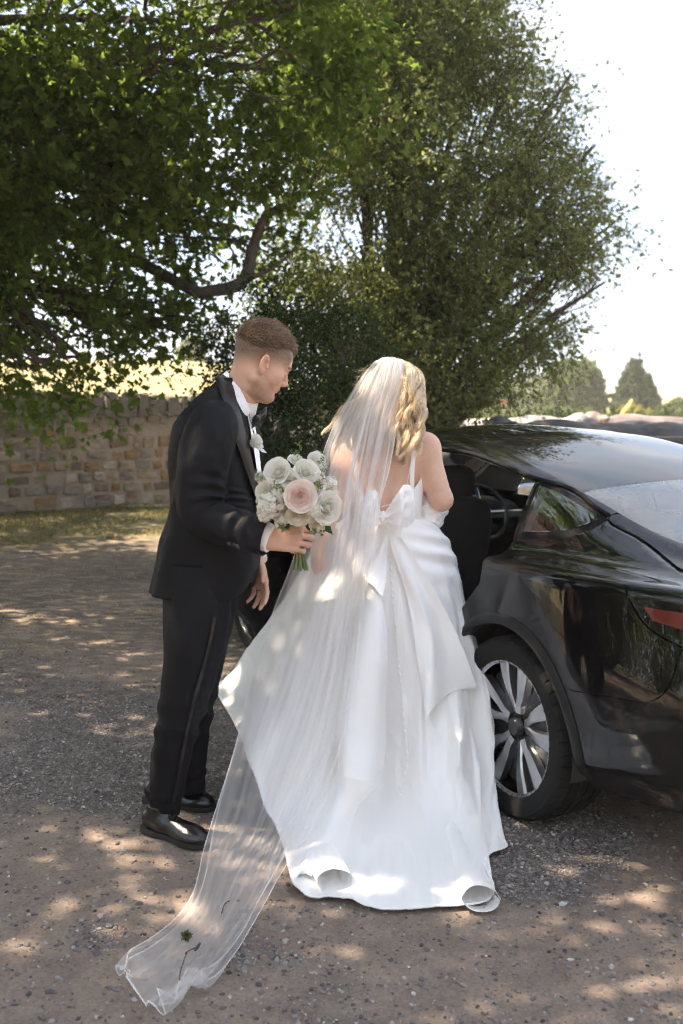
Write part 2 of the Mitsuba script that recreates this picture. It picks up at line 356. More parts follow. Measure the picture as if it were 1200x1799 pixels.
def rough_stone(sx, sz, dep, r, rnd=.3):
    """A rubble stone as a lumpy rounded block: width sx, height sz, standing dep proud."""
    n = 5; u = np.array([-1, -.80, 0, .80, 1])
    U, V = np.meshgrid(u, u, indexing='ij')
    k = 1 / np.maximum(1, (np.abs(U) ** 7 + np.abs(V) ** 7) ** (1 / 7)) ; U2, V2 = U * k, V * k
    P = np.stack([U2 * sx / 2, np.zeros_like(U), V2 * sz / 2], -1)
    P[..., 0] += sx * .09 * (r.random((n, n)) - .5); P[..., 2] += sz * .15 * (r.random((n, n)) - .5)
    edge = np.maximum(np.abs(U), np.abs(V))
    P[..., 1] = dep * np.where(edge > .9, .15, .95 + .7 * (r.random((n, n)) - .5))
    g = grid_mesh(P); rim = [i for i in range(n)] + [i * n + n - 1 for i in range(1, n)] + [(n - 1) * n + j for j in range(n - 2, -1, -1)] + [i * n for i in range(n - 2, 0, -1)]
    v = np.vstack([g.vertices, g.vertices[rim] * [1.02, 0, 1.02] + [0, -.05, 0]]); m = len(rim); o = n * n; f = [*g.faces]
    for i in range(m):
        a, b, c, d = rim[i], rim[(i + 1) % m], o + (i + 1) % m, o + i
        f += [[a, d, c], [a, c, b]]
    t = trimesh.Trimesh(v, f, process=False); return t
z, count = .02, 0
s_lo, s_hi = 2.1, 8.6
while z < WH - .04:
    hh = min(r.uniform(.12, .235), WH - z + .02); s = s_lo + r.uniform(-.2, 0)
    while s < s_hi and count < 286:
        ww = r.uniform(.14, .30) + (r.random() < .3) * r.uniform(.05, .22)
        split = hh > .18 and r.random() < .3
        for q in range(2 if split else 1):
            h1 = hh / (2 if split else 1); zc = z + h1 * (q + .5) + r.normal(0, .012); w1 = ww * r.uniform(.78, .92); g1 = h1 * r.uniform(.66, .92)
            if r.random() < .06: continue
            t = rough_stone(w1, g1, r.uniform(.012, .034), r)
            a = r.normal(0, .05); v = t.vertices; v[:, [0, 2]] = v[:, [0, 2]] @ np.array([[math.cos(a), math.sin(a)], [-math.sin(a), math.cos(a)]])
            t = trimesh.Trimesh(wall_pt(v[:, 0] + s + ww / 2, v[:, 2] + zc, v[:, 1] + .005), t.faces, process=False)
            hue = np_noise(np.array([s * .7]), np.array([z * 2.]))[0]
            pr = np.array([.36, .12 + .18 * (hue > .55), .2, .14, .14]); pr /= pr.sum()
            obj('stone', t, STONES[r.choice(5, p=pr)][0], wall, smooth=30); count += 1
        s += ww
    z += hh
more = []
for lo_, hi_ in ((.1, 2.0), (8.7, WL - .2)):                      # the ends of the wall, outside the photograph
    z = .02
    while z < WH - .04:
        hh = min(r.uniform(.12, .235), WH - z + .02); s = lo_
        while s < hi_:
            ww = r.uniform(.14, .34); t = rough_stone(ww * .88, hh * .84, r.uniform(.012, .034), r); v = t.vertices
            more.append((wall_pt(v[:, 0] + s + ww / 2, v[:, 2] + z + hh / 2, v[:, 1] + .005), t.faces)); s += ww
        z += hh
tag(obj('stone_ends', cat(more), 'wall_stone_tan', wall, smooth=30), kind='stuff')
s = .6
while s < WL - .1:
    w = r.uniform(.10, .24); h = r.uniform(.26, .35); lean = r.normal(.04, .05)
    b = trimesh.creation.box(extents=[w * .96, .54 * r.uniform(.85, 1), h]); b = b.subdivide(); v = b.vertices
    v[:, :2] *= (1 - .22 * (v[:, 2:] / h + .5) ** 2); v += r.normal(0, .010, v.shape); v[:, 0] += v[:, 2] * lean
    v[:, 2] -= .5 * v[:, 1] ** 2
    obj('coping_stone', trimesh.Trimesh(wall_pt(v[:, 0] + s + w / 2, v[:, 2] + WH + h / 2 - .01, v[:, 1] - .22), b.faces, process=False), 'coping_stone', wall, smooth=45)
    s += w
# ------------------------------------------------------------------ foliage tools
def leaf_tpl(kind):
    if kind == 'maple':
        pts = [(0, 0), (.16, .10), (.48, .02), (.34, .30), (.58, .52), (.26, .56), (0, 1.0), (-.26, .56), (-.58, .52), (-.34, .30), (-.48, .02), (-.16, .10)]
        v = np.array([(x, y - .05, -.18 * abs(x) - .10 * y * y) for x, y in pts] + [(0, .35, .03)]); f = [[i, (i + 1) % 12, 12] for i in range(12)]
    elif kind == 'oval':
        v = np.array([(0, 0, 0), (.30, .38, -.07), (0, 1, -.10), (-.30, .38, -.07), (0, .45, .03)]); f = [[0, 1, 4], [1, 2, 4], [2, 3, 4], [3, 0, 4]]
    else:
        v = np.array([(0, 0, 0), (.36, .45, -.08), (0, 1, 0), (-.36, .45, -.08)]); f = [[0, 1, 2], [0, 2, 3]]
    return v, np.array(f)
def rot_to(d, n):
    """Frames with y along d and z near n; arrays (k, 3) -> (k, 3, 3) whose columns are the axes."""
    y = nm(d); x = nm(np.cross(y, n)); return np.stack([x, y, np.cross(x, y)], -1)
def leaves(pos, dirs, nrm, size, kind):
    v, f = leaf_tpl(kind); R = rot_to(dirs, nrm)
    P = np.einsum('kij,nj->kni', R, v) * np.asarray(size)[:, None, None] + pos[:, None]
    F = f[None] + (np.arange(len(pos)) * len(v))[:, None, None]
    return P, F
def leaf_mesh(P, F): return trimesh.Trimesh(P.reshape(-1, 3), F.reshape(-1, 3), process=False)
def in_lobes(r, lobes, n, shell=.55):
    """n points spread through ellipsoid lobes (centre, radii), more of them near the surface; and the outward directions."""
    vol = np.array([np.prod(l[1]) ** .85 for l in lobes]); k = r.choice(len(lobes), n, p=vol / vol.sum())
    d = nm(r.normal(size=(n, 3))); rad = (shell ** 3 + (1 - shell ** 3) * r.random(n)) ** (1 / 3)
    C, R = np.array([l[0] for l in lobes]), np.array([l[1] for l in lobes])
    p = C[k] + d * R[k] * rad[:, None]
    return p, nm(d / R[k])
def sprays(r, p, out, length, per, size, kind, droop=.35, flat=.6, spread=.12):
    """Leafy twigs: each starts at p, runs outwards and droops; its leaves stand off it."""
    n = len(p); L = length[0] + (length[1] - length[0]) * r.random(n)
    d = nm(out + r.normal(0, .55, (n, 3)))
    t = r.random((n, per)); t = np.sort(t, 1)
    q = p[:, None] + d[:, None] * (L[:, None] * t)[..., None]; q[..., 2] -= droop * L[:, None] * t ** 2
    q = q + r.normal(0, 1, (n, per, 3)) * spread * L[:, None, None]
    ld = nm(d[:, None] + r.normal(0, .9, (n, per, 3)) + [0, 0, -.45])
    nn = nm(np.array([0, 0, 1.0]) * flat + r.normal(0, .55, (n, per, 3)))
    s = size[0] + (size[1] - size[0]) * r.random(n * per)
    ends = p + d * L[:, None]; ends[:, 2] -= droop * L
    return (*leaves(q.reshape(-1, 3), ld.reshape(-1, 3), nn.reshape(-1, 3), s, kind), ends)
def clumps(r, p, thr, f, seed):
    """Keeps points where a 3-D noise is above thr, so that crowns have clumps and gaps."""
    return meshkit.fbm(p * f, 3, seed) > thr
def twig_mesh(a, b, ra, rb, sag=0.0, r=None, sides=5, seg=6):
    t = np.linspace(0, 1, seg)[:, None]; p = a + (b - a) * t; p[:, 2] -= sag * np.linalg.norm(b - a) * (t[:, 0] ** 2 - t[:, 0])
    if r is not None: p[1:-1] += r.normal(0, .035 * np.linalg.norm(b - a), (seg - 2, 3))
    return tube(p, ra + (rb - ra) * t[:, 0], sides)
def thin_leaf(key, c0, c1, freq, trans=1.0, rough=.45):
    def fn(p, n, uv): return mix(c0, c1, .55 * cell_rand(p.x * freq, p.y * freq, p.z * freq) + .45 * fbm(p.x * 1.7, p.y * 1.7, p.z * 1.7))
    scene[key] = {'type': 'principledthin', 'base_color': proc(fn), 'roughness': rough, 'diff_trans': trans, 'spec_trans': 0.0, 'eta': 1.4}
thin_leaf('sycamore_leaf', (.052, .086, .018), (.20, .265, .048), 9, 1.5)
thin_leaf('hawthorn_leaf', (.105, .135, .044), (.275, .305, .105), 14, 1.4)
thin_leaf('shrub_leaf', (.028, .045, .018), (.06, .085, .03), 16, .6)
def bark_color(p, n, uv): return mix((.045, .036, .028), (.13, .105, .082), fbm(p.x * 14, p.y * 14, p.z * 5, 4))
bumped('bark', proc(bark_color), lambda p, n, uv: fbm(p.x * 40, p.y * 40, p.z * 11, 4), .02, .9, 3e-3)
def lobe(px, py, Y, rpx, ry=None, rz=None):
    k = Y / FOC * rpx; return (at(px, py, Y), np.array([k, ry or k, k * (rz or 1)]))
# ------------------------------------------------------------------ the broadleaf tree that overhangs the yard from the left
r = np.random.default_rng(5)
tree = thing('broadleaf_tree', 'large dark broad leaved tree overhanging the yard and the stone wall', 'tree')
L1 = [lobe(60, 60, 9.0, 260), lobe(330, 40, 8.6, 250), lobe(120, 330, 9.2, 240), lobe(330, 330, 9.0, 170), lobe(30, 540, 9.2, 150), lobe(215, 540, 9.4, 100, .6, .75), lobe(470, 120, 8.4, 150), lobe(420, 400, 9.6, 90),
      lobe(80, 640, 8.8, 80, .5, .5), lobe(520, 10, 8.0, 130), lobe(50, 612, 9.3, 110, .5, .5), lobe(225, 612, 9.6, 85, .5, .55), lobe(140, 625, 9.0, 80, .5, .5), lobe(330, 560, 9.6, 60, .4, .6), lobe(-60, 560, 9.2, 130, .6, .8), lobe(-150, 300, 9.0, 300), lobe(-200, 80, 8.5, 300)]
L2 = [((-2.6, 4.9, 5.6), (1.7, 1.5, .9)), ((-3.6, 6.4, 5.9), (1.8, 1.6, 1.2)), ((-1.4, 5.0, 6.4), (1.5, 1.5, .8)), ((-3.9, 4.3, 5.6), (1.7, 1.6, .9)), ((-2.2, 3.4, 5.6), (1.5, 1.2, .8)), ((-5.2, 6.0, 5.2), (1.8, 1.8, 1.3)),
      ((-5.6, 8.2, 5.4), (2, 1.8, 1.6)), ((-3.2, 8.0, 6.6), (2.2, 1.8, 1.2)), ((-7.6, 10.5, 4.9), (2, 2, 1.7)), ((-7.2, 13.2, 4.6), (1.7, 1.6, 1.5)), ((-8.4, 15.5, 4.8), (2.0, 1.6, 1.6)), ((-3.4, 2.5, 5.6), (1.2, 1.0, .7)), ((-5.4, 3.6, 5.2), (1.4, 1.4, 1.0)),
      ((-6.4, 16.6, 4.8), (1.6, 1.2, 1.0)), ((-1.0, 3.9, 6.6), (1.0, .9, .6)), ((-4.7, 2.4, 5.4), (1.4, 1.1, .8)), ((-4.5, 3.4, 5.8), (1.2, .9, .6)), ((-5.2, 2.6, 6.0), (1.2, .9, .6)), ((-3.2, 1.3, 5.8), (1.3, .9, .7)), ((-4.6, 5.2, 5.6), (1.4, 1.1, .9)), ((-6.2, 9.6, 4.4), (1.6, 1.6, 1.3)), ((-7.6, 12.2, 4.4), (1.8, 1.8, 1.4)), ((-6.0, 14.6, 4.6), (1.6, 1.4, 1.2))]
L2 = [(np.array(c), np.array(q)) for c, q in L2]
p, out = in_lobes(r, L1, 7400, .35); ok = clumps(r, p, .49, 1.45, 11); p, out = p[ok], out[ok]
hs = r.random(len(p)) < .45
P1, F1, e1 = sprays(r, p[hs], out[hs], (.25, .7), 11, (.045, .12), 'maple', .5, .75, .13)
P3, F3, e3 = sprays(r, p[~hs], out[~hs], (.2, .6), 15, (.035, .085), 'oval', .5, .7, .13)
p2, out2 = in_lobes(r, L2, 6800, .25); ok = clumps(r, p2, .455, .9, 4); p2, out2 = p2[ok], out2[ok]
P2, F2, _ = sprays(r, p2, out2, (.3, .8), 12, (.10, .17), 'oval', .4, .9, .15)
cen = P1.mean(1); dpt = cen[:, 1] * math.cos(PITCH) - (cen[:, 2] - EYE) * math.sin(PITCH)
sx, sy = 600 + FOC * cen[:, 0] / dpt, 899.5 - FOC * (cen[:, 1] * math.sin(PITCH) + (cen[:, 2] - EYE) * math.cos(PITCH)) / dpt
vis = np.where((sx > 5) & (sx < 700) & (sy > 5) & (sy < 690), cen[:, 1], 99); near = np.argsort(vis)[:290]
rest = np.ones(len(P1), bool); rest[near] = False
crown = tree + '__crown'
scene[crown] = mikit.ply(cat([leaf_mesh(P1[rest], F1[:rest.sum()]), leaf_mesh(P2, F2), leaf_mesh(P3, F3)]), 'sycamore_leaf', False); tag(crown, kind='stuff')
for i in near: obj('leaf', trimesh.Trimesh(P1[i], F1[0], process=False), 'sycamore_leaf', crown, smooth=False)
TR = np.array([-7.0, 9.6, 0.0]); top = TR + [.4, -.6, 4.6]
limbs = [tube([TR + [0, 0, -.2], TR + [.05, 0, 1.2], TR + [.2, -.2, 2.8], top], [.36, .27, .22, .17], 12, 20)]
for c, q in L1 + L2:
    s0 = TR + (top - TR) * r.uniform(.5, 1); m = (s0 + c) / 2 + [0, 0, .3]
    limbs.append(tube([s0, m, c], [.10, .06, .022], 7, 14))
    for _ in range(9):
        e = c + nm(r.normal(size=3)) * q * .85; limbs.append(twig_mesh(c + (s0 - c) * r.uniform(0, .25), e, .02, .006, .15, r))
limbs.append(tube([at(340, 512, 9.3), at(352, 514, 9.25), at(372, 511, 9.22), at(395, 508, 9.2), at(428, 492, 9.2), at(440, 455, 9.2), at(452, 412, 9.2), at(470, 378, 9.2), at(510, 358, 9.2), at(540, 330, 9.2), at(575, 285, 9.2)], [.052, .055, .058, .058, .055, .046, .038, .032, .026, .02, .01], 9, 50))
limbs.append(tube([at(428, 492, 9.2), at(465, 478, 9.15), at(500, 455, 9.2), at(525, 425, 9.2)], [.03, .022, .015, .008], 7, 14))
limbs.append(tube([at(352, 514, 9.25), at(300, 490, 9.6), at(180, 430, 9.9), at(-150, 400, 9.9), TR + [.2, -.2, 2.6]], [.055, .062, .07, .09, .12], 8, 24))
for a, b in (((466, 395), (455, 350)), ((505, 360), (520, 300)), ((455, 410), (490, 395)), ((540, 330), (520, 290))):
    limbs.append(tube([at(*a, 9.2), (at(*a, 9.2) + at(*b, 9.1)) / 2 + [.03, 0, .02], at(*b, 9.0)], [.014, .01, .005], 5, 8))
obj('trunk', cat(limbs), 'bark', tree, smooth=50)
# ------------------------------------------------------------------ the hawthorn-like tree in the middle
r = np.random.default_rng(8)
tree = thing('small_leaved_tree', 'tall small leaved tree with feathery twigs rising behind the bride', 'tree')
YT = 11.0
L = [lobe(700, 120, YT, 210), lobe(620, 40, YT + .6, 190), lobe(745, 70, YT + .3, 105), lobe(828, 250, YT - .2, 140), lobe(930, 360, YT, 115), lobe(870, 440, YT - .4, 150), lobe(700, 330, YT - .3, 210), lobe(640, 480, YT - .5, 160), lobe(780, 540, YT - .4, 140),
     lobe(900, 560, YT, 120, 1.0, .6), lobe(560, 560, YT - .2, 120), lobe(700, 640, YT - .6, 120, .9, .8), lobe(830, 640, YT - .6, 75, .6, .9), lobe(990, 470, YT - .2, 70, .5, .6), lobe(600, -90, YT, 250), lobe(690, -80, YT, 140)]
for x_, y_, k_ in ((1040, 262, 34), (1075, 395, 30), (1062, 420, 40), (985, 190, 40), (915, 105, 34), (1055, 500, 34), (1000, 135, 26), (1005, 560, 40), (960, 600, 40), (985, 330, 40), (855, 45, 34), (880, 690, 26), (840, 700, 30), (1020, 345, 40)): L.append(lobe(x_, y_, YT + r.uniform(-.5, .4), k_, .3, r.uniform(.5, .8)))
p, out = in_lobes(r, L, 14500, .3); ok = clumps(r, p, .415, 1.5, 23); p, out = p[ok], out[ok]
P1, F1, e1 = sprays(r, p, out, (.22, .62), 14, (.038, .068), 'oval', .28, .6, .085)
crown = tree + '__crown'
cen = P1.mean(1); near = np.argsort(np.where(cen[:, 2] < EYE + cen[:, 1] * .36, cen[:, 1], 99))[:280]; rest = np.ones(len(P1), bool); rest[near] = False
scene[crown] = mikit.ply(leaf_mesh(P1[rest], F1[:rest.sum()]), 'hawthorn_leaf', False); tag(crown, kind='stuff')
for i in near: obj('leaf', trimesh.Trimesh(P1[i], F1[0], process=False), 'hawthorn_leaf', crown, smooth=False)
base = np.array([.55, YT + .2, 0]); limbs = []
fork = [base + [0, 0, .7], base + [-.12, 0, .6], base + [.14, .1, .65]]
for q in fork: limbs.append(tube([base + [0, 0, -.2], (base + q) / 2, q], [.24, .18, .13], 10, 10))
for c, q in L:
    s0 = fork[r.integers(3)]; m = (s0 * .5 + c * .5) + [(s0[0] - c[0]) * .15, 0, -.1]
    limbs.append(tube([s0, m, c + nm(c - s0) * q * .3], [.085, .05, .012], 7, 16))
    for _ in range(16 if max(q) > .5 else 4):
        t = r.uniform(.45, 1.0); a = s0 * (1 - t) ** 2 + 2 * t * (1 - t) * m + t * t * c; e = c + nm(r.normal(size=3)) * q * r.uniform(.7, 1.15)
        limbs.append(twig_mesh(a, e, .016, .003, .1, r, 4))
edge_ = np.argsort(-(p[:, 0] + .25 * np.abs(p[:, 2] - 3)))[:1500]
for i in np.unique(np.r_[r.choice(len(p), 900, replace=False), edge_]): limbs.append(twig_mesh(p[i], e1[i], .005, .0015, .05, None, 3, 4))
obj('trunk', cat(limbs), 'bark', tree, smooth=50)
# ------------------------------------------------------------------ dark shrub behind the couple
r = np.random.default_rng(9)
shrub = thing('dark_shrub', 'dark dense shrub behind the man and beside the bride, below the trees', 'shrub')
L = [lobe(470, 600, 8.9, 95, .6), lobe(540, 640, 9.0, 80, .6), lobe(450, 690, 8.8, 75, .6), lobe(500, 740, 8.8, 62, .5), lobe(480, 800, 8.8, 70, .5), lobe(400, 570, 9.4, 60, .4), lobe(600, 620, 9.0, 70, .5), lobe(450, 860, 8.8, 80, .5)]
p, out = in_lobes(r, L, 2600, .3); ok = clumps(r, p, .40, 2.0, 3); p, out = p[ok], out[ok]
P1, F1, _ = sprays(r, p, out, (.12, .34), 12, (.028, .052), 'oval', .25, .6, .12)
scene[shrub + '__crown'] = mikit.ply(leaf_mesh(P1, F1), 'shrub_leaf', False); tag(shrub + '__crown', kind='stuff')
b0 = np.array([-.75, 9.0, -.1]); st = []
for c, q in L:
    st.append(tube([b0 + r.normal(0, .08, 3) * [1, 1, 0], (b0 + c) / 2 + r.normal(0, .1, 3), c], [.035, .022, .008], 6, 10))
    for _ in range(8): st.append(twig_mesh(c, c + nm(r.normal(size=3)) * q, .008, .003, .1, r, 4))
obj('stem', cat(st), 'bark', shrub, smooth=50)
# ------------------------------------------------------------------ grass along the wall, litter
r = np.random.default_rng(12)
def blades(n, xy, hgt, wid, lean, seed):
    r = np.random.default_rng(seed); a = r.random(n) * 6.283; h = hgt[0] + (hgt[1] - hgt[0]) * r.random(n); w = wid * (.6 + .8 * r.random(n))
    d = np.stack([np.cos(a), np.sin(a), 0 * a], -1); s = np.stack([-np.sin(a), np.cos(a), 0 * a], -1)
    b = np.stack([xy[:, 0], xy[:, 1], gz(xy[:, 0], xy[:, 1]) - .004], -1); l = lean * (.3 + r.random(n))
    m = b + d * (h * l * .35)[:, None] + [0, 0, 1] * (h * .6)[:, None]; t = b + d * (h * l)[:, None] + [0, 0, 1] * (h * np.clip(1 - .35 * l, .15, 1))[:, None]
    V = np.stack([b - s * w[:, None], b + s * w[:, None], m + s * w[:, None] * .7, m - s * w[:, None] * .7, t], 1)
    F = np.array([[0, 1, 2], [0, 2, 3], [3, 2, 4]])[None] + (np.arange(n) * 5)[:, None, None]
    return leaf_mesh(V, F)
n = 26000; s = r.random(n) * WL; o = .02 + 3.4 * r.random(n) ** 1.8; xy = wall_pt(s, 0 * s, o)[:, :2] + 0
ok = np_fbm(xy[:, 0] * 1.6, xy[:, 1] * 1.6) + .25 * (1 - o / 3.4) > .48; xy = xy[ok]
scene_grass = blades(len(xy), xy, (.02, .085), .0045, .9, 3)
def grass_color(p, n, uv): return mix((.12, .125, .035), (.34, .28, .13), smoothstep(.35, .7, .5 * fbm(p.x * 2.3, p.y * 2.3) + .5 * cell_rand(p.x * 40, p.y * 40)))
scene['grass_mat'] = {'type': 'principledthin', 'base_color': proc(grass_color), 'roughness': .6, 'diff_trans': .8, 'spec_trans': 0.0, 'eta': 1.35}
scene['grass'] = mikit.ply(scene_grass, 'grass_mat', False); tag('grass', 'short dry green grass at the foot of the stone wall', 'grass', kind='stuff')
n = 5200; y = 4.6 + 8 * r.random(n) ** .8; x = -y * (.05 + .36 * r.random(n)); ok = np_fbm(x * 1.3 + 4, y * 1.3) > .46; x, y = x[ok], y[ok]; n = len(x)
pos = np.stack([x, y, gz(x, y) + .006], -1)
Pd, Fd = leaves(pos, nm(r.normal(size=(n, 3)) * [1, 1, .15]), nm(r.normal(0, .25, (n, 3)) + [0, 0, 1]), .012 + .03 * r.random(n) ** 2, 'diamond')
mat('litter_mat', proc(lambda p, n, uv: mix((.16, .10, .055), (.40, .30, .17), cell_rand(p.x * 30, p.y * 30))), .9)
scene['leaf_litter'] = mikit.ply(leaf_mesh(Pd, Fd), 'litter_mat', False); tag('leaf_litter', 'small dry brown leaves and straw strewn over the dirt', 'litter', kind='stuff')
weed = thing('green_weed', 'small green leafy weed at the foot of the wall at the photo edge', 'weed')
c = gnd(8, 898); p, out = in_lobes(r, [(c + [-.05, -.1, .28], np.array([.24, .2, .32]))], 60, .2)
P1, F1, _ = sprays(r, p, out, (.08, .2), 7, (.04, .075), 'oval', .3)
obj('leaf', leaf_mesh(P1, F1), 'shrub_leaf', weed, smooth=False); tag(weed + '__leaf', kind='stuff')
obj('stem', cat([twig_mesh(c + r.normal(0, .03, 3) * [1, 1, 0] - [0, 0, .02], q, .006, .003, .1, r, 4) for q in p[:9]]), 'bark', weed)
# ------------------------------------------------------------------ far trees, hedges
thin_leaf('far_leaf', (.085, .108, .048), (.20, .225, .105), 1.4, .8, .7); thin_leaf('fir_leaf', (.045, .065, .04), (.095, .12, .065), 2, .5, .7); thin_leaf('yellow_leaf', (.20, .19, .04), (.34, .30, .07), 3, .8, .7)
r = np.random.default_rng(31)
def far_tree(name, label, lobes, n, per, size, m, base, trunk_r, group=None, cat_='tree', thr=.455):
    t = thing(name, label, cat_, group)
    p, out = in_lobes(r, lobes, n, .4); k = np.min(lobes[0][1]); ok = clumps(r, p, thr, 1.6 / k, r.integers(99)); p, out = p[ok], out[ok]
    P, F, _ = sprays(r, p, out, (.10 * k, .30 * k), per, size, 'diamond', .3, .4, .3)
    scene[t + '__crown'] = mikit.ply(leaf_mesh(P, F), m, False); tag(t + '__crown', kind='stuff')
    b = np.array(base, float); ls = []
    for c, q in lobes: ls.append(tube([b, b * .5 + c * .5 + [0, 0, -.1 * q[2]], c], [trunk_r, trunk_r * .6, trunk_r * .15], 6, 10))
    obj('trunk', cat(ls), 'bark', t); return t
Y = 75.0
far_tree('round_tree', 'broad round crowned tree in the distance above the car roof', [lobe(x, y, Y + dy, k) for x, y, dy, k in ((1000, 655, 0, 20), (1022, 658, -1, 20), (978, 675, 0, 20), (1040, 678, -.5, 18), (1006, 684, -1.5, 24), (985, 703, -1, 22), (1035, 704, -1, 22), (1010, 718, -1, 26), (965, 700, 0, 14), (1054, 698, 0, 13))], 1700, 9, (.25, .6), 'far_leaf', at(1012, 740, Y), .35)
Y = 70.0
cone = [(at(1117, yy, Y), np.array([w, w, .9]) * np.array([1, 1, 1.0])) for yy, w in ((640, .30), (655, .65), (670, 1.0), (686, 1.3), (702, 1.55), (718, 1.7))]
far_tree('fir_tree', 'tall dark pointed fir tree to the right in the distance', cone, 1500, 10, (.2, .42), 'fir_leaf', at(1117, 745, Y), .25, thr=.36)
far_tree('yellow_bush', 'round bush with yellow green leaves below the fir tree', [lobe(1110, 735, 62, 26, None, .8), lobe(1130, 742, 62, 18)], 420, 8, (.16, .34), 'yellow_leaf', at(1112, 760, 62), .08, cat_='bush', thr=.3)
far_tree('pale_bush', 'pale green bush at the right edge below the hill', [lobe(1165, 735, 64, 20, None, .9), lobe(1190, 722, 66, 20)], 420, 8, (.16, .34), 'far_leaf', at(1172, 760, 64), .08, cat_='bush', thr=.3)
far_tree('pale_tree', 'pale green bushy tree just right of the small leaved tree', [lobe(845, 690, 60, 30), lobe(822, 705, 60, 24), lobe(866, 705, 60, 18)], 700, 9, (.2, .45), 'far_leaf', at(842, 750, 60), .2)
far_tree('dark_fir', 'dark narrow conifer left of the distant wood', [lobe(882, 685, 85, 14), lobe(880, 700, 85, 20), lobe(884, 712, 85, 22)], 500, 9, (.25, .5), 'fir_leaf', at(882, 745, 85), .2)
far_tree('hilltop_tree', 'small round tree standing on the pale field ridge behind the man', [lobe(276, 640, 92, 17, None, .55), lobe(262, 644, 92, 10, None, .6), lobe(292, 643, 92, 11, None, .6)], 300, 8, (.2, .45), 'fir_leaf', at(276, 652, 92), .15)
far_tree('ridge_tree', 'taller pale tree on the field ridge beside the small round tree', [lobe(335, 628, 88, 22), lobe(338, 605, 88, 14), lobe(322, 640, 88, 13)], 420, 8, (.25, .5), 'far_leaf', at(335, 655, 88), .15)
wood = []
for i in range(60):
    px = r.uniform(760, 985); Yw = r.uniform(120, 160); top_ = 678 + 9 * math.sin(px * .03) + r.uniform(-5, 8); k = r.uniform(14, 24)
    wood.append(lobe(px, top_ + k * .6, Yw, k)); wood.append(lobe(px, top_ + k * 1.6, Yw - 2, k))
p, out = in_lobes(r, wood, 5200, .5); Pw, Fw, _ = sprays(r, p, out, (.4, 1.1), 6, (.5, 1.0), 'diamond', .3, .4, .3)
scene['far_wood'] = mikit.ply(leaf_mesh(Pw, Fw), 'far_leaf', False); tag('far_wood', 'hazy green wood on the far hillside above the hedges', 'wood', kind='stuff')
def hedge(name, label, pts, h, w, n, m, size=(.1, .22)):
    t = thing(name, label, 'hedge'); c = spl(np.array(pts, float), 40, 1); q = c[r.integers(0, 40, n)] + r.normal(0, 1, (n, 3)) * [w, w * .6, 0]
    q[:, 2] += h * r.random(n) ** .8 * (.75 + .5 * np_noise(q[:, 0] * .9, q[:, 1] * .9))
    P, F, _ = sprays(r, q, nm(r.normal(0, 1, (n, 3)) + [0, 0, .8]), (.15, .4), 7, size, 'diamond', .2, .4, .3)
    scene[t + '__foliage'] = mikit.ply(leaf_mesh(P, F), m, False); tag(t + '__foliage', kind='stuff')
    k_ = obj('stem', cat([tube([a + [0, 0, -.1], a + [.05, 0, h * .45], a + [0, 0, h * .8]], [.05, .03, .01], 5) for a in c[::3]]), 'bark', t); tag(k_, kind='stuff')
hedge('clipped_hedge', 'long dark green hedge between the cattle and the far trees', [(4, 34, 0), (9, 36, 0), (14, 38, 0), (22, 40, 0)], 1.15, .35, 1500, 'shrub_leaf')
hedge('wild_hedge', 'overgrown pale flowering hedge behind the black cow', [(5.0, 42, .2), (9, 47, .1), (14, 52, 0)], 1.15, .7, 1100, 'far_leaf', (.08, .2))
# ------------------------------------------------------------------ cattle, gate, far posts
def cow_field(p):
    d = [ell_sdf(p, (0, 0, .98), (.78, .30, .36)), ell_sdf(p, (.55, 0, 1.03), (.36, .27, .36)), ell_sdf(p, (-.62, 0, 1.05), (.34, .27, .32)), cone_sdf(p, (-.8, 0, 1.22), (.75, 0, 1.26), .10, .12)]
    q = blend(d, .10)
    neck = cone_sdf(p, (.70, 0, 1.10), (1.12, 0, 1.24), .23, .155); q = smin(q, neck, .10)
    head = blend([cone_sdf(p, (1.16, 0, 1.30), (1.52, 0, 1.10), .125, .085), ell_sdf(p, (1.54, 0, 1.08), (.09, .085, .08)), ell_sdf(p, (1.16, 0, 1.35), (.10, .115, .08))], .05); q = smin(q, head, .06)
    for s in (-1, 1):
        ear = ell_sdf(p, (1.12, s * .20, 1.34), (.05, .13, .055)); q = smin(q, ear, .03)
        for pts in (((.58, s * .17, .80), (.60, s * .18, .46), (.58, s * .18, .05)), ((-.66, s * .18, .86), (-.58, s * .18, .58), (-.72, s * .18, .44), (-.66, s * .18, .05))):
            rr = (.13, .062, .05) if len(pts) == 3 else (.17, .10, .06, .05)
            for i in range(len(pts) - 1): q = smin(q, cone_sdf(p, pts[i], pts[i + 1], rr[i], rr[i + 1]), .05)
            q = smin(q, cone_sdf(p, np.array(pts[-1]), np.array(pts[-1]) - [-.02, 0, .02], .06, .065), .02)
    tail = np.minimum(cone_sdf(p, (-.95, 0, 1.22), (-1.02, .02, .75), .035, .022), cone_sdf(p, (-1.02, .02, .75), (-1.02, .03, .48), .03, .045))
    return smin(q, tail, .03)
cowm = snet(cow_field, (-1.2, -.45, -.05), (1.75, .45, 1.55), .03)
tagm = cat([box((1.115, s * .25 - .006, 1.245), (1.155, s * .25 + .006, 1.305), .004) for s in (1,)]); tagn = cat([box((1.115, -.256, 1.245), (1.155, -.244, 1.305), .004)])
cow_cols = {'cow_black': ((.018, .016, .016), (.045, .04, .04)), 'cow_brown': ((.07, .045, .035), (.16, .11, .09)), 'cow_grey': ((.30, .27, .26), (.50, .47, .45)), 'cow_roan': ((.13, .10, .095), (.28, .23, .215))}
for k, (a, b) in cow_cols.items():
    mat(k, proc(lambda p, n, uv, a=a, b=b: mix(a, b, smoothstep(.3, .7, fbm(p.x * 4, p.y * 4, p.z * 4, 4)))), .6, two=False, sheen=.4)
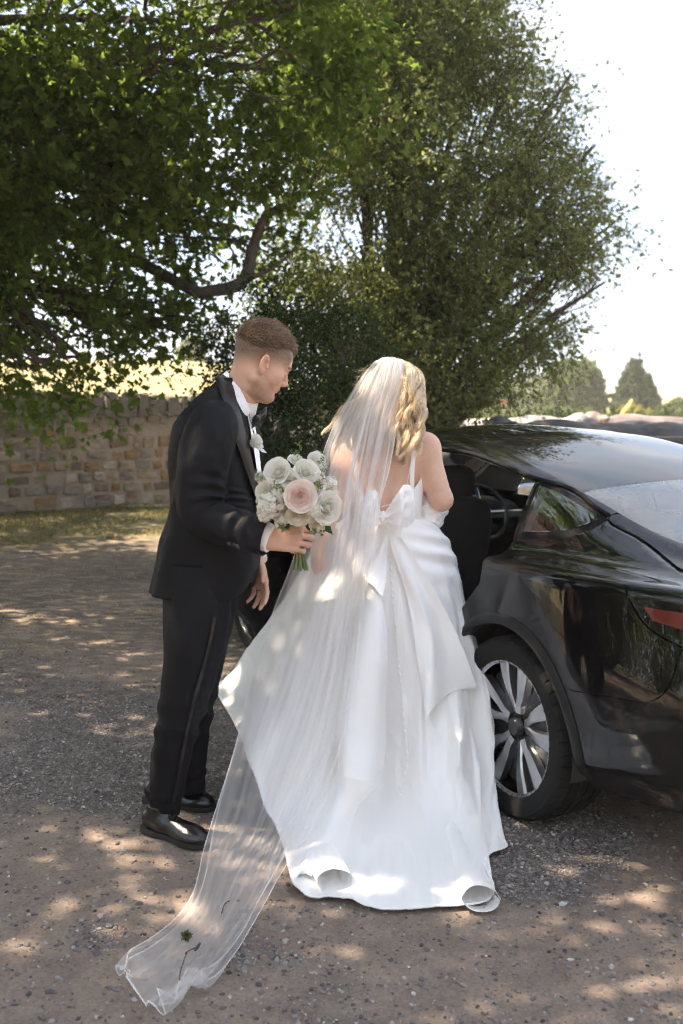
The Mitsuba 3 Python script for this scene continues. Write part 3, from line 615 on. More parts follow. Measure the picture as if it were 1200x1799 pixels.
mat('tag_yellow', (.75, .55, .05), .5, two=False)
cow_ply = mikit.ply(cowm, 'cow_black', True); tag_ply = [mikit.ply(t, 'tag_yellow', False) for t in (tagm, tagn)]
cows = [(2.50, 9.3, 197, .985, 'cow_black', 'black cow with a yellow ear tag nearest the small leaved tree'), (4.1, 12.0, 172, .95, 'cow_roan', 'brown grey cow with a long back behind the black cow'), (1.9, 12.6, 8, .99, 'cow_grey', 'pale grey cow half hidden behind the car roof'),
        (4.4, 13.6, 200, 1.0, 'cow_roan', 'roan cow looking left above the middle of the car roof'), (4.55, 11.5, 178, .93, 'cow_brown', 'dark brown cow with a tag facing left behind the gate rail'), (6.0, 13.4, 172, .93, 'cow_roan', 'roan cow behind the gate rail below the yellow bush'),
        (5.3, 10.9, 184, .90, 'cow_grey', 'white grey cow behind the gate rail at the right edge'), (4.6, 9.6, 8, .86, 'cow_brown', 'brown cow just behind the gate rail at the right edge'), (-.15, 10.4, 168, 1.0, 'cow_black', 'black cow standing in shade between the man and the bride')]
for x, y, a, s, m, lb in cows:
    k = key_for('cow'); labels[k] = {'label': lb, 'category': 'cow', 'group': 'cattle in the field behind the car'}
    tw = T().translate([x, y, .01]).rotate([0, 0, 1], a).scale(s)
    scene[k + '__body'] = {**cow_ply, 'bsdf': {'type': 'ref', 'id': m}, 'to_world': tw}
    scene[k + '__ear_tag'] = {**tag_ply[0], 'to_world': tw}; scene[k + '__ear_tag_001'] = {**tag_ply[1], 'to_world': tw}
mat('gate_metal', (.10, .105, .11), .4, metallic=.8)
gate = thing('field_gate', 'dark metal field gate with horizontal rails behind the car', 'gate')
GA, GB = np.array([1.75, 8.05]), np.array([5.2, 8.0])
for zz in (.25, .5, .75, 1.0, 1.245): obj('rail', box((GA[0], 8.0, zz - .022), (GB[0], 8.05, zz + .022), .006), 'gate_metal', gate, smooth=30)
for xx in (1.75, 3.4, 5.2): obj('post', box((xx - .05, 7.985, -.1), (xx + .05, 8.065, 1.222), .008), 'gate_metal', gate, smooth=30)
mat('yellow_pipe', (.62, .47, .16), .5); mat('pale_post', (.62, .60, .55), .7)
t = thing('yellow_boom', 'curved yellow pole rising towards the fir tree beyond the hedge', 'pole')
obj('pipe', tube([at(1062, 741, 44), at(1078, 737, 44), at(1092, 727, 44), at(1104, 713, 44), at(1111, 702, 44)], [.10, .10, .09, .08, .05], 8, 30), 'yellow_pipe', t)
obj('stay', tube([at(1078, 737, 44), at(1078, 775, 44)], .035, 6), 'yellow_pipe', t)
t = thing('wooden_post', 'slim pale fence post beyond the cattle left of the yellow bush', 'post')
q = at(1084, 750, 40); obj('shaft', box((q[0] - .08, 39.95, -.1), (q[0] + .08, 40.05, q[2] + .25), .01), 'pale_post', t)
t = thing('marker_sign', 'small orange marker on a stick above the wild hedge', 'sign'); q = at(886, 709, 48)
mat('orange_paint', (.65, .24, .14), .6); obj('board', box((q[0] - .14, 47.98, q[2] - .14), (q[0] + .14, 48.02, q[2] + .14), .01), 'orange_paint', t); obj('stick', box((q[0] - .03, 48.021, 0), (q[0] + .03, 48.06, q[2] + .1)), 'pale_post', t)

# trees round the rest of the yard: outside the photograph, but mirrored in the car
for i, (x, y, h, w) in enumerate(((-12.5, 4.5, 4.6, 2.6), (-11.5, -.5, 5.2, 2.9), (-10.0, -6.0, 4.8, 2.8), (-4.5, -10.5, 5.0, 2.8), (2.0, -12.0, 4.6, 2.6), (8.5, -9.5, 5.0, 2.8))):
    far_tree('yard_tree', ['broad tree left of the yard level with the car', 'broad tree left of the yard beside the camera', 'broad tree behind the camera to its left', 'broad tree straight behind the camera', 'broad tree behind the camera to its right', 'broad tree to the right behind the car'][i], [(np.array([x, y, h * .62]), np.array([w, w, h * .42])), (np.array([x + .9, y + 1.0, h * .42]), np.array([w * .7, w * .7, h * .34])), (np.array([x - .8, y - 1.1, h * .45]), np.array([w * .75, w * .75, h * .34]))], 900, 11, (.12, .28), 'hawthorn_leaf', (x, y, -.1), .22, 'trees round the yard', thr=.40)
# ------------------------------------------------------------------ the car: u forward from the rear axle, v to its left, z up
CA = math.radians(25.2); CO = np.array([1.4175, 3.917]); CD = np.array([-math.sin(CA), math.cos(CA)]); CN = np.array([-math.cos(CA), -math.sin(CA)])
def cw(p):
    p = np.asarray(p, float)
    return np.concatenate([CO + p[..., :1] * CD + p[..., 1:2] * CN, p[..., 2:]], -1)
def cmesh(m):
    m = m.copy() if hasattr(m, 'copy') else m
    t = trimesh.Trimesh(cw(np.asarray(m.vertices)), np.asarray(m.faces), process=False); return t
UK = [-1.00, -.93, -.85, -.60, -.30, 0, .40, .90, 1.30, 1.80, 2.30, 2.80, 3.20, 3.50, 3.66, 3.71]
TAB = dict(zc=[.935, .97, .99, 1.035, 1.112, 1.202, 1.305, 1.392, 1.414, 1.38, 1.21, .99, .895, .79, .68, .60],
           zr=[.925, .955, .972, 1.008, 1.068, 1.155, 1.262, 1.348, 1.366, 1.325, 1.17, .965, .875, .77, .66, .58],
           wr=[.40, .46, .50, .56, .575, .58, .57, .56, .56, .565, .62, .66, .60, .52, .40, .22],
           zb=[.92, .945, .957, .965, .965, .96, .945, .93, .925, .91, .89, .875, .83, .74, .64, .56],
           wb=[.46, .53, .58, .66, .715, .755, .80, .835, .84, .84, .83, .80, .74, .64, .48, .28],
           zs=[.915, .938, .950, .957, .956, .949, .925, .895, .88, .865, .85, .83, .78, .70, .61, .54],
           ws=[.56, .67, .735, .83, .88, .895, .895, .89, .89, .885, .885, .875, .82, .72, .55, .33],
           wm=[.62, .745, .81, .89, .92, .925, .918, .915, .915, .915, .92, .925, .89, .79, .62, .38],
           wl=[.52, .66, .73, .81, .855, .87, .875, .875, .875, .875, .875, .87, .84, .74, .57, .34],
           zl=[.36, .31, .285, .26, .24, .225, .20, .19, .19, .19, .19, .20, .20, .20, .22, .26])
TAB = {k: PchipInterpolator(UK, v) for k, v in TAB.items()}
NS = 64
def section(u, off=0.0):
    g = {k: float(f(u)) for k, f in TAB.items()}
    pts = [(0, g['zl'] - .03), (g['wl'] * .55, g['zl'] - .03), (g['wl'] - .06, g['zl'] - .02), (g['wl'], g['zl'] + .03), (g['wm'] - .022, .5 * g['zl'] + .5 * .46), (g['wm'], min(.60, g['zs'] - .14)), (g['ws'] + .012, g['zs'] - .075), (g['ws'] + .004, g['zs'] - .022),
           (g['ws'] - .022, g['zs']), (g['ws'] * .3 + g['wb'] * .7, g['zs'] * .35 + g['zb'] * .65), (g['wb'] - .012, g['zb'] + .014), ((g['wb'] + g['wr']) / 2 + .018, (g['zb'] + g['zr']) / 2), (g['wr'] + .012, g['zr'] - .014), (g['wr'] - .03, g['zr'] + .008), (g['wr'] * .62, g['zr'] + (g['zc'] - g['zr']) * .66), (0, g['zc'])]
    pts = np.array(pts); s = np.r_[0, np.cumsum(np.maximum(np.linalg.norm(np.diff(pts, axis=0), axis=1), 1e-4) ** .7)]; s /= s[-1]
    q = PchipInterpolator(s, pts)(np.linspace(0, 1, NS)); q[0, 0] = q[-1, 0] = 0
    if off:
        t = np.gradient(q, axis=0); t /= np.linalg.norm(t, axis=1, keepdims=True) + 1e-9
        q = q - np.stack([t[:, 1], -t[:, 0]], 1) * off; q[:, 0] = np.maximum(q[:, 0], 0); q[0, 0] = q[-1, 0] = 0
    return q
def hull(off, u0, u1, n):
    us = u0 + (u1 - u0) * np.linspace(0, 1, n); R = []
    for u in us:
        q = section(u, off); R.append(np.array([(u, v, z) for v, z in q] + [(u, -v, z) for v, z in q[-2:0:-1]]))
    return capped(np.array(R))
outer_tm = hull(0, -1.0, 3.71, 150)
OUT = tm2man(outer_tm); IN1 = tm2man(hull(.012, -.985, 3.69, 150)); IN3 = tm2man(hull(.04, -.80, 2.62, 110))
assert OUT.volume() > 4 and IN3.volume() > 2, (OUT.status(), OUT.volume(), IN1.volume(), IN3.volume())
def side_prism(pts, v0, v1):
    pts = np.array(pts); a = .5 * np.sum(pts[:, 0] * np.roll(pts[:, 1], -1) - np.roll(pts[:, 0], -1) * pts[:, 1])
    if a < 0: pts = pts[::-1]
    M = m3.Manifold.extrude(m3.CrossSection([pts.tolist()]), v1 - v0)   # (u, z, extrusion) -> (u, v, z)
    return M.transform([[1, 0, 0, 0], [0, 0, -1, v1], [0, 1, 0, 0]])
def top_prism(pts, z0, z1):
    pts = np.array(pts); a = .5 * np.sum(pts[:, 0] * np.roll(pts[:, 1], -1) - np.roll(pts[:, 0], -1) * pts[:, 1])
    if a < 0: pts = pts[::-1]
    return m3.Manifold.extrude(m3.CrossSection([pts.tolist()]), z1 - z0).translate([0, 0, z0])
def smooth_poly(pts, n=60):
    return spl(np.vstack([pts, pts[:1]]), n)[:-1]
DOOR = [(.268, 1.205), (.236, 1.125), (.216, 1.04), (.192, .955), (.172, .90), (.178, .845), (.27, .748), (.335, .685), (.425, .59), (.485, .46), (.535, .31), (.64, .255), (1.12, .25), (1.135, .55), (1.135, .93), (1.06, 1.300), (.86, 1.297), (.728, 1.287), (.51, 1.253), (.389, 1.230)]
QUARTER = [(.236, 1.197), (.126, 1.176), (.035, 1.151), (-.098, 1.112), (-.110, 1.098), (-.095, 1.082), (-.043, 1.057), (.055, 1.039), (.180, 1.028), (.197, 1.10)]
QFRAME = [(.254, 1.212), (.13, 1.190), (-.011, 1.148), (-.132, 1.108), (-.150, 1.096), (-.130, 1.067), (-.069, 1.032), (.038, 1.016), (.14, 1.0), (.192, .998), (.209, 1.08)]
FWIN = [(1.19, .955), (1.12, 1.295), (1.45, 1.29), (1.75, 1.255), (2.10, 1.12), (2.36, .95)]
FDOOR = [(1.16, .25), (1.155, .93), (1.10, 1.31), (1.45, 1.31), (1.78, 1.272), (2.14, 1.13), (2.42, .93), (2.42, .55), (2.36, .26)]
RWIN = [(.25, 1.19), (.22, .985), (1.10, .955), (1.05, 1.285), (.75, 1.28), (.45, 1.235)]
GROOF = [(2.02, -.50), (2.02, .50), (1.3, .515), (.5, .53), (.07, .535), (.07, -.535), (.5, -.53), (1.3, -.515)]
GREAR = [(.05, -.535), (.05, .535), (0, .535), (-.35, .53), (-.62, .50), (-.70, .43), (-.72, 0), (-.70, -.43), (-.62, -.50), (-.35, -.53), (0, -.535)]
GWIND = [(2.10, -.50), (2.10, .50), (2.45, .58), (2.72, .60), (2.80, 0), (2.72, -.60), (2.45, -.58)]
TAIL = [(-.618, .893), (-.655, .857), (-1.02, .81), (-1.02, .885), (-.731, .893)]
def arch(u0, r, v0, v1):
    c = m3.Manifold.cylinder(v1 - v0, r, r, 96).transform([[1, 0, 0, u0], [0, 0, -1, v1], [0, 1, 0, .335]]); return c
ARCH = m3.Manifold()
for u0 in (0.0, 2.76):
    for s in (-1, 1):
        lo, hi = sorted((s * .60, s * 1.2)); ARCH = ARCH + arch(u0, .385, lo, hi)
door_l = side_prism(DOOR, .35, 1.2)
fd_r = side_prism(FDOOR, -1.2, -.35)
wins = {'quarter_window': side_prism(QUARTER, .3, 1.2), 'quarter_window_001': side_prism(QUARTER, -1.2, -.3), 'side_window': side_prism(FWIN, .3, 1.2), 'side_window_001': side_prism(FWIN, -1.2, -.3), 'side_window_002': side_prism(RWIN, -1.2, -.3),
        'roof_glass': top_prism(GROOF, 1.02, 1.6), 'rear_window': top_prism(GREAR, .99, 1.6), 'windscreen': top_prism(GWIND, .90, 1.6)}
qframes = side_prism(QFRAME, .3, 1.2) + side_prism(QFRAME, -1.2, -.3)
tails = side_prism(TAIL, .3, 1.2) + side_prism(TAIL, -1.2, -.3)
SKIN, LINER = OUT - IN1, IN1 - IN3
allwin = m3.Manifold()
for w in wins.values(): allwin = allwin + w
def groove(path, v0, v1, w=.0028):
    from shapely.geometry import LineString
    return side_prism(np.array(LineString(spl(np.array(path), 30)).buffer(w, cap_style=2, quad_segs=2).exterior.coords)[:-1], v0, v1)
HATCH = [(-.33, 1.20), (-.345, 1.13), (-.50, 1.05), (-.66, .985), (-.80, .955)]
GR = []
for lo, hi in ((.3, 1.2), (-1.2, -.3)):
    GR += [groove([(-.165, 1.135), (-.138, 1.116), (-.249, 1.068), (-.435, 1.015), (-.569, .984), (-.74, .962), (-.97, .93)], lo, hi, .0035), groove([(-.544, .941), (-.57, .904), (-.611, .858), (-.666, .824), (-.745, .799), (-.86, .785), (-1.02, .778)], lo, hi, .0024), groove([(-.372, .578), (-.50, .594), (-.62, .606), (-.69, .616), (-.738, .66), (-.754, .722), (-.765, .795)], lo, hi, .002)]
GR += [groove(np.vstack([DOOR, DOOR[:1]]), -1.2, -.3), groove([(1.145, .25), (1.145, .93)], .3, 1.2), groove(np.vstack([FDOOR[6:], FDOOR[:1]]), .3, 1.2), groove(np.vstack([FDOOR, FDOOR[:1]]), -1.2, -.3)]
GRV = m3.Manifold()
for g_ in GR: GRV = GRV + g_
shell = SKIN - door_l - allwin - ARCH - tails - qframes - GRV
liner = LINER - door_l - allwin - ARCH
low = m3.Manifold.cube([6, 3, 1], False).translate([-1.5, -1.5, -.06])
def paint_color(p, n, uv):
    return mix((.0035, .0035, .004), (.05, .047, .042), smoothstep(.80, .99, noise(p.x * 420, p.y * 420, p.z * 420)) * smoothstep(.40, .75, fbm(p.x * 5, p.y * 5, p.z * 5)) * .55 * (.25 + .75 * smoothstep(-.2, .7, n.z)))
scene['car_paint'] = {'type': 'plastic', 'diffuse_reflectance': proc(paint_color), 'int_ior': 1.5}
scene['car_glass'] = {'type': 'thindielectric', 'int_ior': 1.5, 'specular_transmittance': rgb((.62, .65, .66)), 'specular_reflectance': rgb((1, 1, 1))}
scene['car_rear_glass'] = {'type': 'thindielectric', 'int_ior': 1.52, 'specular_transmittance': rgb((.17, .175, .18))}
scene['car_dark_glass'] = {'type': 'plastic', 'diffuse_reflectance': rgb((.004, .004, .0045)), 'int_ior': 1.55}
mat('car_trim', (.006, .006, .0065), .75, two=False, specular=.15); mat('car_headliner', (.30, .29, .28), .9); mat('car_black_cloth', (.028, .028, .030), .85, sheen=.4); mat('car_plastic', (.03, .03, .032), .5)
bumped('tyre_rubber', (.013, .0128, .0125), lambda p, n, uv: noise(p.x * 300, p.y * 300, p.z * 300), .0006, .85, specular=.25)
mat('rim_silver', (.62, .63, .65), .26, two=False, metallic=1.0); mat('rim_black', (.02, .02, .022), .35, two=False); mat('tail_red', (.10, .004, .005), .12, two=False, clearcoat=1.0, clearcoat_gloss=.97)
car = thing('black_car', 'glossy black saloon car with its rear door open beside the bride', 'car')
obj('body', cmesh(man2tm(shell)), 'car_paint', car, smooth=28)
hl = liner - m3.Manifold.cube([6, 3, 1.07], False).translate([-1.5, -1.5, -.10])
obj('headliner', cmesh(man2tm(hl)), 'car_headliner', car, smooth=28)
obj('interior_lining', cmesh(man2tm(liner ^ m3.Manifold.cube([6, 3, 1.07], False).translate([-1.5, -1.5, -.10]))), 'car_plastic', car, smooth=28)
THIN = OUT - tm2man(hull(.006, -.99, 3.70, 150))
for nme, w in wins.items():
    obj(nme, cmesh(man2tm(THIN.translate([0, 0, 0]) ^ w)), 'car_dark_glass' if nme == 'roof_glass' else 'car_rear_glass' if nme == 'rear_window' else 'car_glass', car, smooth=28)
for piece in ((tm2man(hull(.003, -.995, 3.705, 150)) - IN1) ^ (qframes - wins['quarter_window'] - wins['quarter_window_001'])).decompose():
    if piece.volume() > 1e-6: obj('window_trim', cmesh(man2tm(piece)), 'car_trim', car, smooth=28)
tl = SKIN ^ tails
for piece in tl.decompose(): obj('tail_light', cmesh(man2tm(piece)), 'tail_red', car, smooth=28)
# trim along the top of the door opening, and round the arch
rail = np.array([(-.135, 1.116), (-.011, 1.158), (.13, 1.200), (.266, 1.220), (.389, 1.242), (.51, 1.265), (.728, 1.300), (.86, 1.310), (1.06, 1.316), (1.45, 1.308), (1.78, 1.275), (2.12, 1.13)])
def on_side(u, z, sgn=1, off=0.0):
    """The body side at (u, z): its half width there."""
    q = section(u, -off); i = np.argmax(q[:, 0]); q = q[i:] if z > q[i, 1] else q[:i + 1][::-1]
    o = np.argsort(q[:, 1]); return sgn * float(np.interp(z, q[o, 1], q[o, 0]))
for sgn in (1, -1):
    pp = spl(rail, 40); obj('window_moulding', cmesh(tube([(u, on_side(u, z, sgn, .004), z) for u, z in pp], .0085, 8)), 'car_trim', car, smooth=40)
th = np.linspace(-.12, math.pi + .22, 60)
for k_, u0 in enumerate((0.0, 2.76)):
    for sgn in (1, -1):
        ring = []
        for a in th:
            row = []
            for rr, dv, use in ((.425, .003, 1), (.415, .010, 1), (.398, .014, 1), (.386, .010, 1), (.383, -.03, 1), (.383, -.12, 1)):
                u, z = u0 - rr * math.cos(a) * 1.0, .335 + rr * math.sin(a)
                uu, zz = u0 - .40 * math.cos(a), .335 + .40 * math.sin(a)
                row.append((u, on_side(np.clip(u, -.99, 3.7), max(z, .26), sgn) + sgn * dv, z))
            ring.append(row)
        g_ = grid_mesh(np.array(ring)); obj('arch_trim', cmesh(g_), 'car_trim2', car, smooth=35)
mat('car_trim2', (.009, .0092, .010), .42, specular=.3)
for u0 in (0.0, 2.76):
    for sgn in (1, -1):
        a = np.linspace(-.2, math.pi + .2, 30); P = np.array([[(u0 - .384 * math.cos(t), sgn * v, .335 + .384 * math.sin(t)) for v in (.56, .905)] for t in a])
        back = np.array([[(u0 - r_ * math.cos(t), sgn * .58, .335 + r_ * math.sin(t)) for r_ in (.02, .384)] for t in a])
        obj('arch_liner', cmesh(cat([grid_mesh(P), grid_mesh(back)])), 'car_plastic', car, smooth=40)
obj('underbody', cmesh(cat([box((.42, -.85, .155), (2.45, .85, .185)), box((-.85, -.56, .2), (.46, .56, .22)), box((2.4, -.56, .2), (3.4, .56, .22))])), 'car_plastic', car, smooth=20)
obj('floor', cmesh(box((-.2, -.80, .30), (2.5, .80, .34))), 'car_black_cloth', car, smooth=20)
# wheels
def tyre_mesh():
    prof = [(.243, -.100), (.262, -.113), (.290, -.1185), (.313, -.115), (.326, -.106), (.3325, -.094), (.3345, -.078), (.3350, -.066), (.3350, -.0615), (.329, -.0605), (.329, -.0545), (.3352, -.0535), (.3352, -.022), (.329, -.021), (.329, -.013), (.3354, -.012)]
    prof = prof + [(r_, -x) for r_, x in prof[::-1]]; prof = np.array(prof); n = 288; P = np.empty((n, len(prof), 3))
    for i in range(n):
        t = 2 * math.pi * i / n; rr = prof[:, 0].copy(); sh = np.abs(prof[:, 1])
        if i % 6 == 0: rr = rr - .0055 * ((sh > .064) & (sh < .112))
        if i % 6 == 3: rr = rr - .004 * ((sh > .012) & (sh < .054))
        P[i] = np.stack([rr * math.cos(t), prof[:, 1], rr * math.sin(t)], -1)
    g_ = grid_mesh(P, close_u=True); b = tube([(0, -.10, 0), (0, .10, 0)], .243, 48); return g_
def lathe(prof, n=72):
    t = np.arange(n) * 2 * math.pi / n; prof = np.array(prof)
    return grid_mesh(np.stack([np.outer(np.cos(t), prof[:, 0]), np.broadcast_to(prof[:, 1], (n, len(prof))), np.outer(np.sin(t), prof[:, 0])], -1), close_u=True)
tyre = tyre_mesh()
barrel = lathe([(.243, .098), (.236, .085), (.225, .06), (.222, -.09)])
lip = lathe([(.236, .093), (.244, .1035), (.2475, .104), (.249, .099), (.243, .094)])
disc = lathe([(.002, .045), (.06, .048), (.215, .050), (.222, .045)])
cap = lathe([(.001, .083), (.028, .082), (.034, .076), (.040, .060)])
def spoke(sgn):
    """One tapering bright blade, bent near the hub where two meet."""
    c = [(.052, .008, .034, .068), (.085, .015, .034, .076), (.12, .032, .042, .083), (.165, .045, .053, .090), (.205, .053, .062, .094), (.2385, .058, .068, .097)]
    P = []
    for r_, off, w, h in c:
        o = off * sgn; w2 = w / 2
        e0, e1 = (o - w2, o + w2)
        ridge = o - sgn * w2 * .55
        P.append([(r_, h - .034, e0), (r_, h - .006, e0 + .002), (r_, h, ridge), (r_, h - .004, e1 - .002), (r_, h - .034, e1)])
    P = np.array(P); P = np.stack([np.array([np.interp(np.linspace(0, 5, 16), range(6), P[:, j, k]) for k in range(3)]).T for j in range(5)], 1)
    m = capped(P); return m
def wheel(u0, sgn):
    w = car + '__wheel' if car + '__wheel' not in labels else key_for(car + '__wheel')
    labels[w] = {}
    def put(m, y): 
        v = np.asarray(m.vertices).copy(); f = np.asarray(m.faces)
        v[:, 1] *= sgn; f = f if sgn > 0 else f[:, ::-1]
        return cmesh(trimesh.Trimesh(v + [u0, sgn * y, .335], f, process=False))
    y0 = .792
    obj('tyre', put(tyre, y0), 'tyre_rubber', w, smooth=24)
    obj('rim', put(cat([barrel, disc]), y0), 'rim_black', w, smooth=40); obj('rim_lip', put(lip, y0), 'rim_silver', w, smooth=40); obj('hub_cap', put(cap, y0), 'rim_black', w, smooth=40)
    for k in range(5):
        for s in (-1, 1):
            a = 2 * math.pi * k / 5 + .35; ca, sa = math.cos(a), math.sin(a); m = spoke(s); v = m.vertices; v2 = np.stack([v[:, 0] * ca - v[:, 2] * sa, v[:, 1], v[:, 0] * sa + v[:, 2] * ca], -1)
            obj('spoke', put(trimesh.Trimesh(v2, m.faces, process=False), y0), 'rim_silver', w, smooth=22)
    del labels[w]
for u0, sgn in ((0, 1), (0, -1), (2.76, 1), (2.76, -1)): wheel(u0, sgn)
# the open rear door, hinged at the centre pillar
dsol = (OUT - tm2man(hull(.055, -.9, 3.6, 120))) ^ side_prism([p for p in DOOR if p[1] < .95] + [(1.135, .945), (.20, .955)], .35, 1.2) - ARCH
HU, HV, HANG = 1.125, .86, math.radians(75)
def swing(m):
    v = np.asarray(m.vertices).copy(); du, dv = v[:, 0] - HU, v[:, 1] - HV; c, s = math.cos(HANG), math.sin(HANG)
    # rearward (-u) swings outwards (+v)
    v[:, 0], v[:, 1] = HU + du * c + dv * s, HV - du * s + dv * c
    return cmesh(trimesh.Trimesh(v, m.faces, process=False))
dk = car + '__rear_door'
big = max(dsol.decompose(), key=lambda q: q.volume())
obj('rear_door', swing(man2tm(big)), 'car_paint', car, smooth=28)
obj('glass', swing(man2tm(THIN ^ side_prism(RWIN, .3, 1.2))), 'car_glass', dk, smooth=28)
obj('door_card', swing(cat([box((.60, .775, .34), (1.09, .805, .90), .01), box((.62, .74, .60), (1.05, .776, .66), .012)])), 'car_plastic', dk, smooth=30)
obj('door_edge_seal', swing(tube([(u, on_side(u, z, 1, -.035), z) for u, z in spl(np.array([(.20, .93), (.195, .86), (.28, .76), (.35, .69), (.435, .60), (.495, .46), (.545, .31)]), 24)], .012, 8)), 'car_trim', dk, smooth=40)
# seats, dashboard, steering wheel, mirrors
def pad(c, size, pw=3.0, n=(22, 14), lean=0.0):
    th, ph = np.meshgrid(np.linspace(0, 2 * math.pi, n[0], endpoint=False), np.linspace(-math.pi / 2, math.pi / 2, n[1]), indexing='xy')
    sp = lambda a: np.sign(a) * np.abs(a) ** (2 / pw)
    P = np.stack([sp(np.cos(ph)) * sp(np.cos(th)), sp(np.cos(ph)) * sp(np.sin(th)), sp(np.sin(ph))], -1) * np.array(size) / 2
    P[..., 0] -= P[..., 2] * lean; return capped(P + np.array(c))
for v0 in (.435, -.38):
    s = key_for(car + '__front_seat'); labels[s] = {}
    obj('backrest', cmesh(cat([pad((1.22, v0, .78), (.18, .46, .60), 3.2, lean=.34), pad((1.29, v0, .60), (.16, .38, .44), 3, lean=.34)])), 'car_black_cloth', s, smooth=50)
    obj('headrest', cmesh(pad((1.16, v0, 1.125), (.12, .235, .20), 3.0, lean=.2)), 'car_black_cloth', s, smooth=50)
    obj('cushion', cmesh(pad((1.52, v0, .46), (.56, .50, .20), 3.6)), 'car_black_cloth', s, smooth=50); del labels[s]
b_ = car + '__rear_bench'
obj('backrest', cmesh(cat([pad((-.02, .33, .74), (.20, .62, .60), 3.6, lean=.36), pad((-.02, -.33, .74), (.20, .62, .60), 3.6, lean=.36)])), 'car_black_cloth', b_, smooth=50)
obj('cushion', cmesh(pad((.34, 0, .46), (.56, 1.28, .20), 4)), 'car_black_cloth', b_, smooth=50)
obj('dashboard', cmesh(cat([pad((2.36, 0, .82), (.46, 1.46, .26), 4.5)])), 'car_black_cloth', car, smooth=50)
obj('dashboard_strip', cmesh(box((2.10, -.70, .83), (2.13, .70, .875), .008)), 'car_headliner', car, smooth=30)
sw = car + '__steering_wheel'
cS = np.array([2.06, -.33, .876]); ax_ = nm(np.array([-.90, 0, .42])); e1_ = np.array([0, 1.0, 0]); e2_ = np.cross(ax_, e1_)
tt = np.linspace(0, 2 * math.pi, 49); rim_ = cS + .168 * (np.cos(tt)[:, None] * e1_ + np.sin(tt)[:, None] * e2_)
obj('rim', cmesh(tube(rim_, .0155, 10, up=(0, 0, 1))), 'car_plastic', sw, smooth=60)
obj('hub', cmesh(pad(cS - ax_ * .01, (.07, .12, .11), 3)), 'car_plastic', sw, smooth=50)
for a in (0, math.pi, -math.pi / 2): obj('spoke', cmesh(tube([cS + .03 * (math.cos(a) * e1_ + math.sin(a) * e2_), cS + .162 * (math.cos(a) * e1_ + math.sin(a) * e2_)], .012, 8)), 'rim_silver' if a else 'rim_silver', sw, smooth=40)
scene['mirror_face'] = {'type': 'conductor', 'specular_reflectance': rgb((.8, .82, .85))}
for sgn in (-1, 1):
    k = key_for(car + '__wing_mirror'); labels[k] = {}
    obj('housing', cmesh(pad((2.60, sgn * 1.0, .945), (.14, .22, .15), 2.8)), 'car_paint', k, smooth=60)
    obj('stalk', cmesh(box((2.55, min(sgn * .84, sgn * .95), .89), (2.63, max(sgn * .84, sgn * .95), .915), .008)), 'car_trim', k, smooth=30)
    obj('mirror', cmesh(pad((2.524, sgn * 1.0, .945), (.012, .18, .11), 3)), 'mirror_face', k, smooth=60); del labels[k]
labels[car + '__tail_light'] = {'label': 'red rear lamp'}
# ------------------------------------------------------------------ people: shared tools
def hand_prims(wrist, x, z, side, curls, sc=1.0, thumb=None, spread=(.10, .02, -.05, -.13)):
    """A hand as capsules: x runs to the fingers, z is the back of the hand, the thumb is on side * (z cross x). curls: three bends for each finger in radians."""
    x = nm(x); z = nm(np.asarray(z, float) - (np.asarray(z, float) @ x) * x); y = np.cross(z, x) * side
    W = np.asarray(wrist, float); P = lambda a, b, c: W + (a * x + b * y + c * z) * sc
    palm, fing = [], []
    kn = [(.092, .030, .003), (.096, .009, .006), (.090, -.012, .004), (.081, -.031, -.001)]
    for (a, b, c), r_ in zip(kn, (.0125, .0125, .0118, .0108)):
        palm.append((P(.0, b * .62, 0), P(a, b, c - .006), .0175 * sc, r_ * sc))
    palm.append((P(.01, .018, -.006), P(.055, .036, -.008), .018 * sc, .014 * sc))
    lens = [(.042, .026, .021), (.047, .030, .022), (.043, .028, .021), (.034, .021, .019)]
    for k in range(4):
        p = P(*kn[k][:2], kn[k][2] - .006); ang = 0.0; yy = spread[k]; seg = []
        for L_, cu, r0, r1 in zip(lens[k], curls[k], (.0098, .0090, .0082), (.0090, .0082, .0068)):
            ang += cu; d_ = (math.cos(ang) * x - math.sin(ang) * z) * math.cos(yy) + y * math.sin(yy)
            q = p + d_ * L_ * sc; s_ = (1.0, 1.03, .98, .88)[k]; seg.append((p, q, r0 * sc * s_, r1 * sc * s_)); p = q
        fing.append(seg)
    th = thumb or ((.018, .030, -.012), (.052, .056, -.024), (.080, .066, -.034), (.104, .066, -.042)); t = [P(*q) for q in th]
    fing.append([(t[0], t[1], .0165 * sc, .0125 * sc), (t[1], t[2], .0118 * sc, .0102 * sc), (t[2], t[3], .0102 * sc, .0078 * sc)])
    return palm, fing
def hand_field(palm, fing):
    def fn(p):
        d = blend([cone_sdf(p, *c) for c in palm], .010)
        out = d; f_all = None
        for seg in fing:
            f = blend([cone_sdf(p, *c) for c in seg], .003)
            out = smin(out, f, .0014)
        return out
    return fn
def bounds(prims, m=.03):
    a = np.array([q for c in prims for q in (c[0], c[1])]); return a.min(0) - m, a.max(0) + m
def unite(ms):
    M = tm2man(ms[0])
    for m in ms[1:]:
        q = tm2man(m); assert q.volume() > 0, q.status(); M = M + q
    return man2tm(M)
def skin_color(p, n, uv):
    m = fbm(p.x * 22, p.y * 22, p.z * 22, 3); f = noise(p.x * 240, p.y * 240, p.z * 240)
    return mix((.56, .335, .235), (.66, .425, .315), m) * (.94 + .12 * f)
bumped('bride_skin', proc(skin_color), lambda p, n, uv: noise(p.x * 700, p.y * 700, p.z * 700) + .6 * fbm(p.x * 120, p.y * 120, p.z * 120), .0006, .48, specular=.4, sheen=.25)
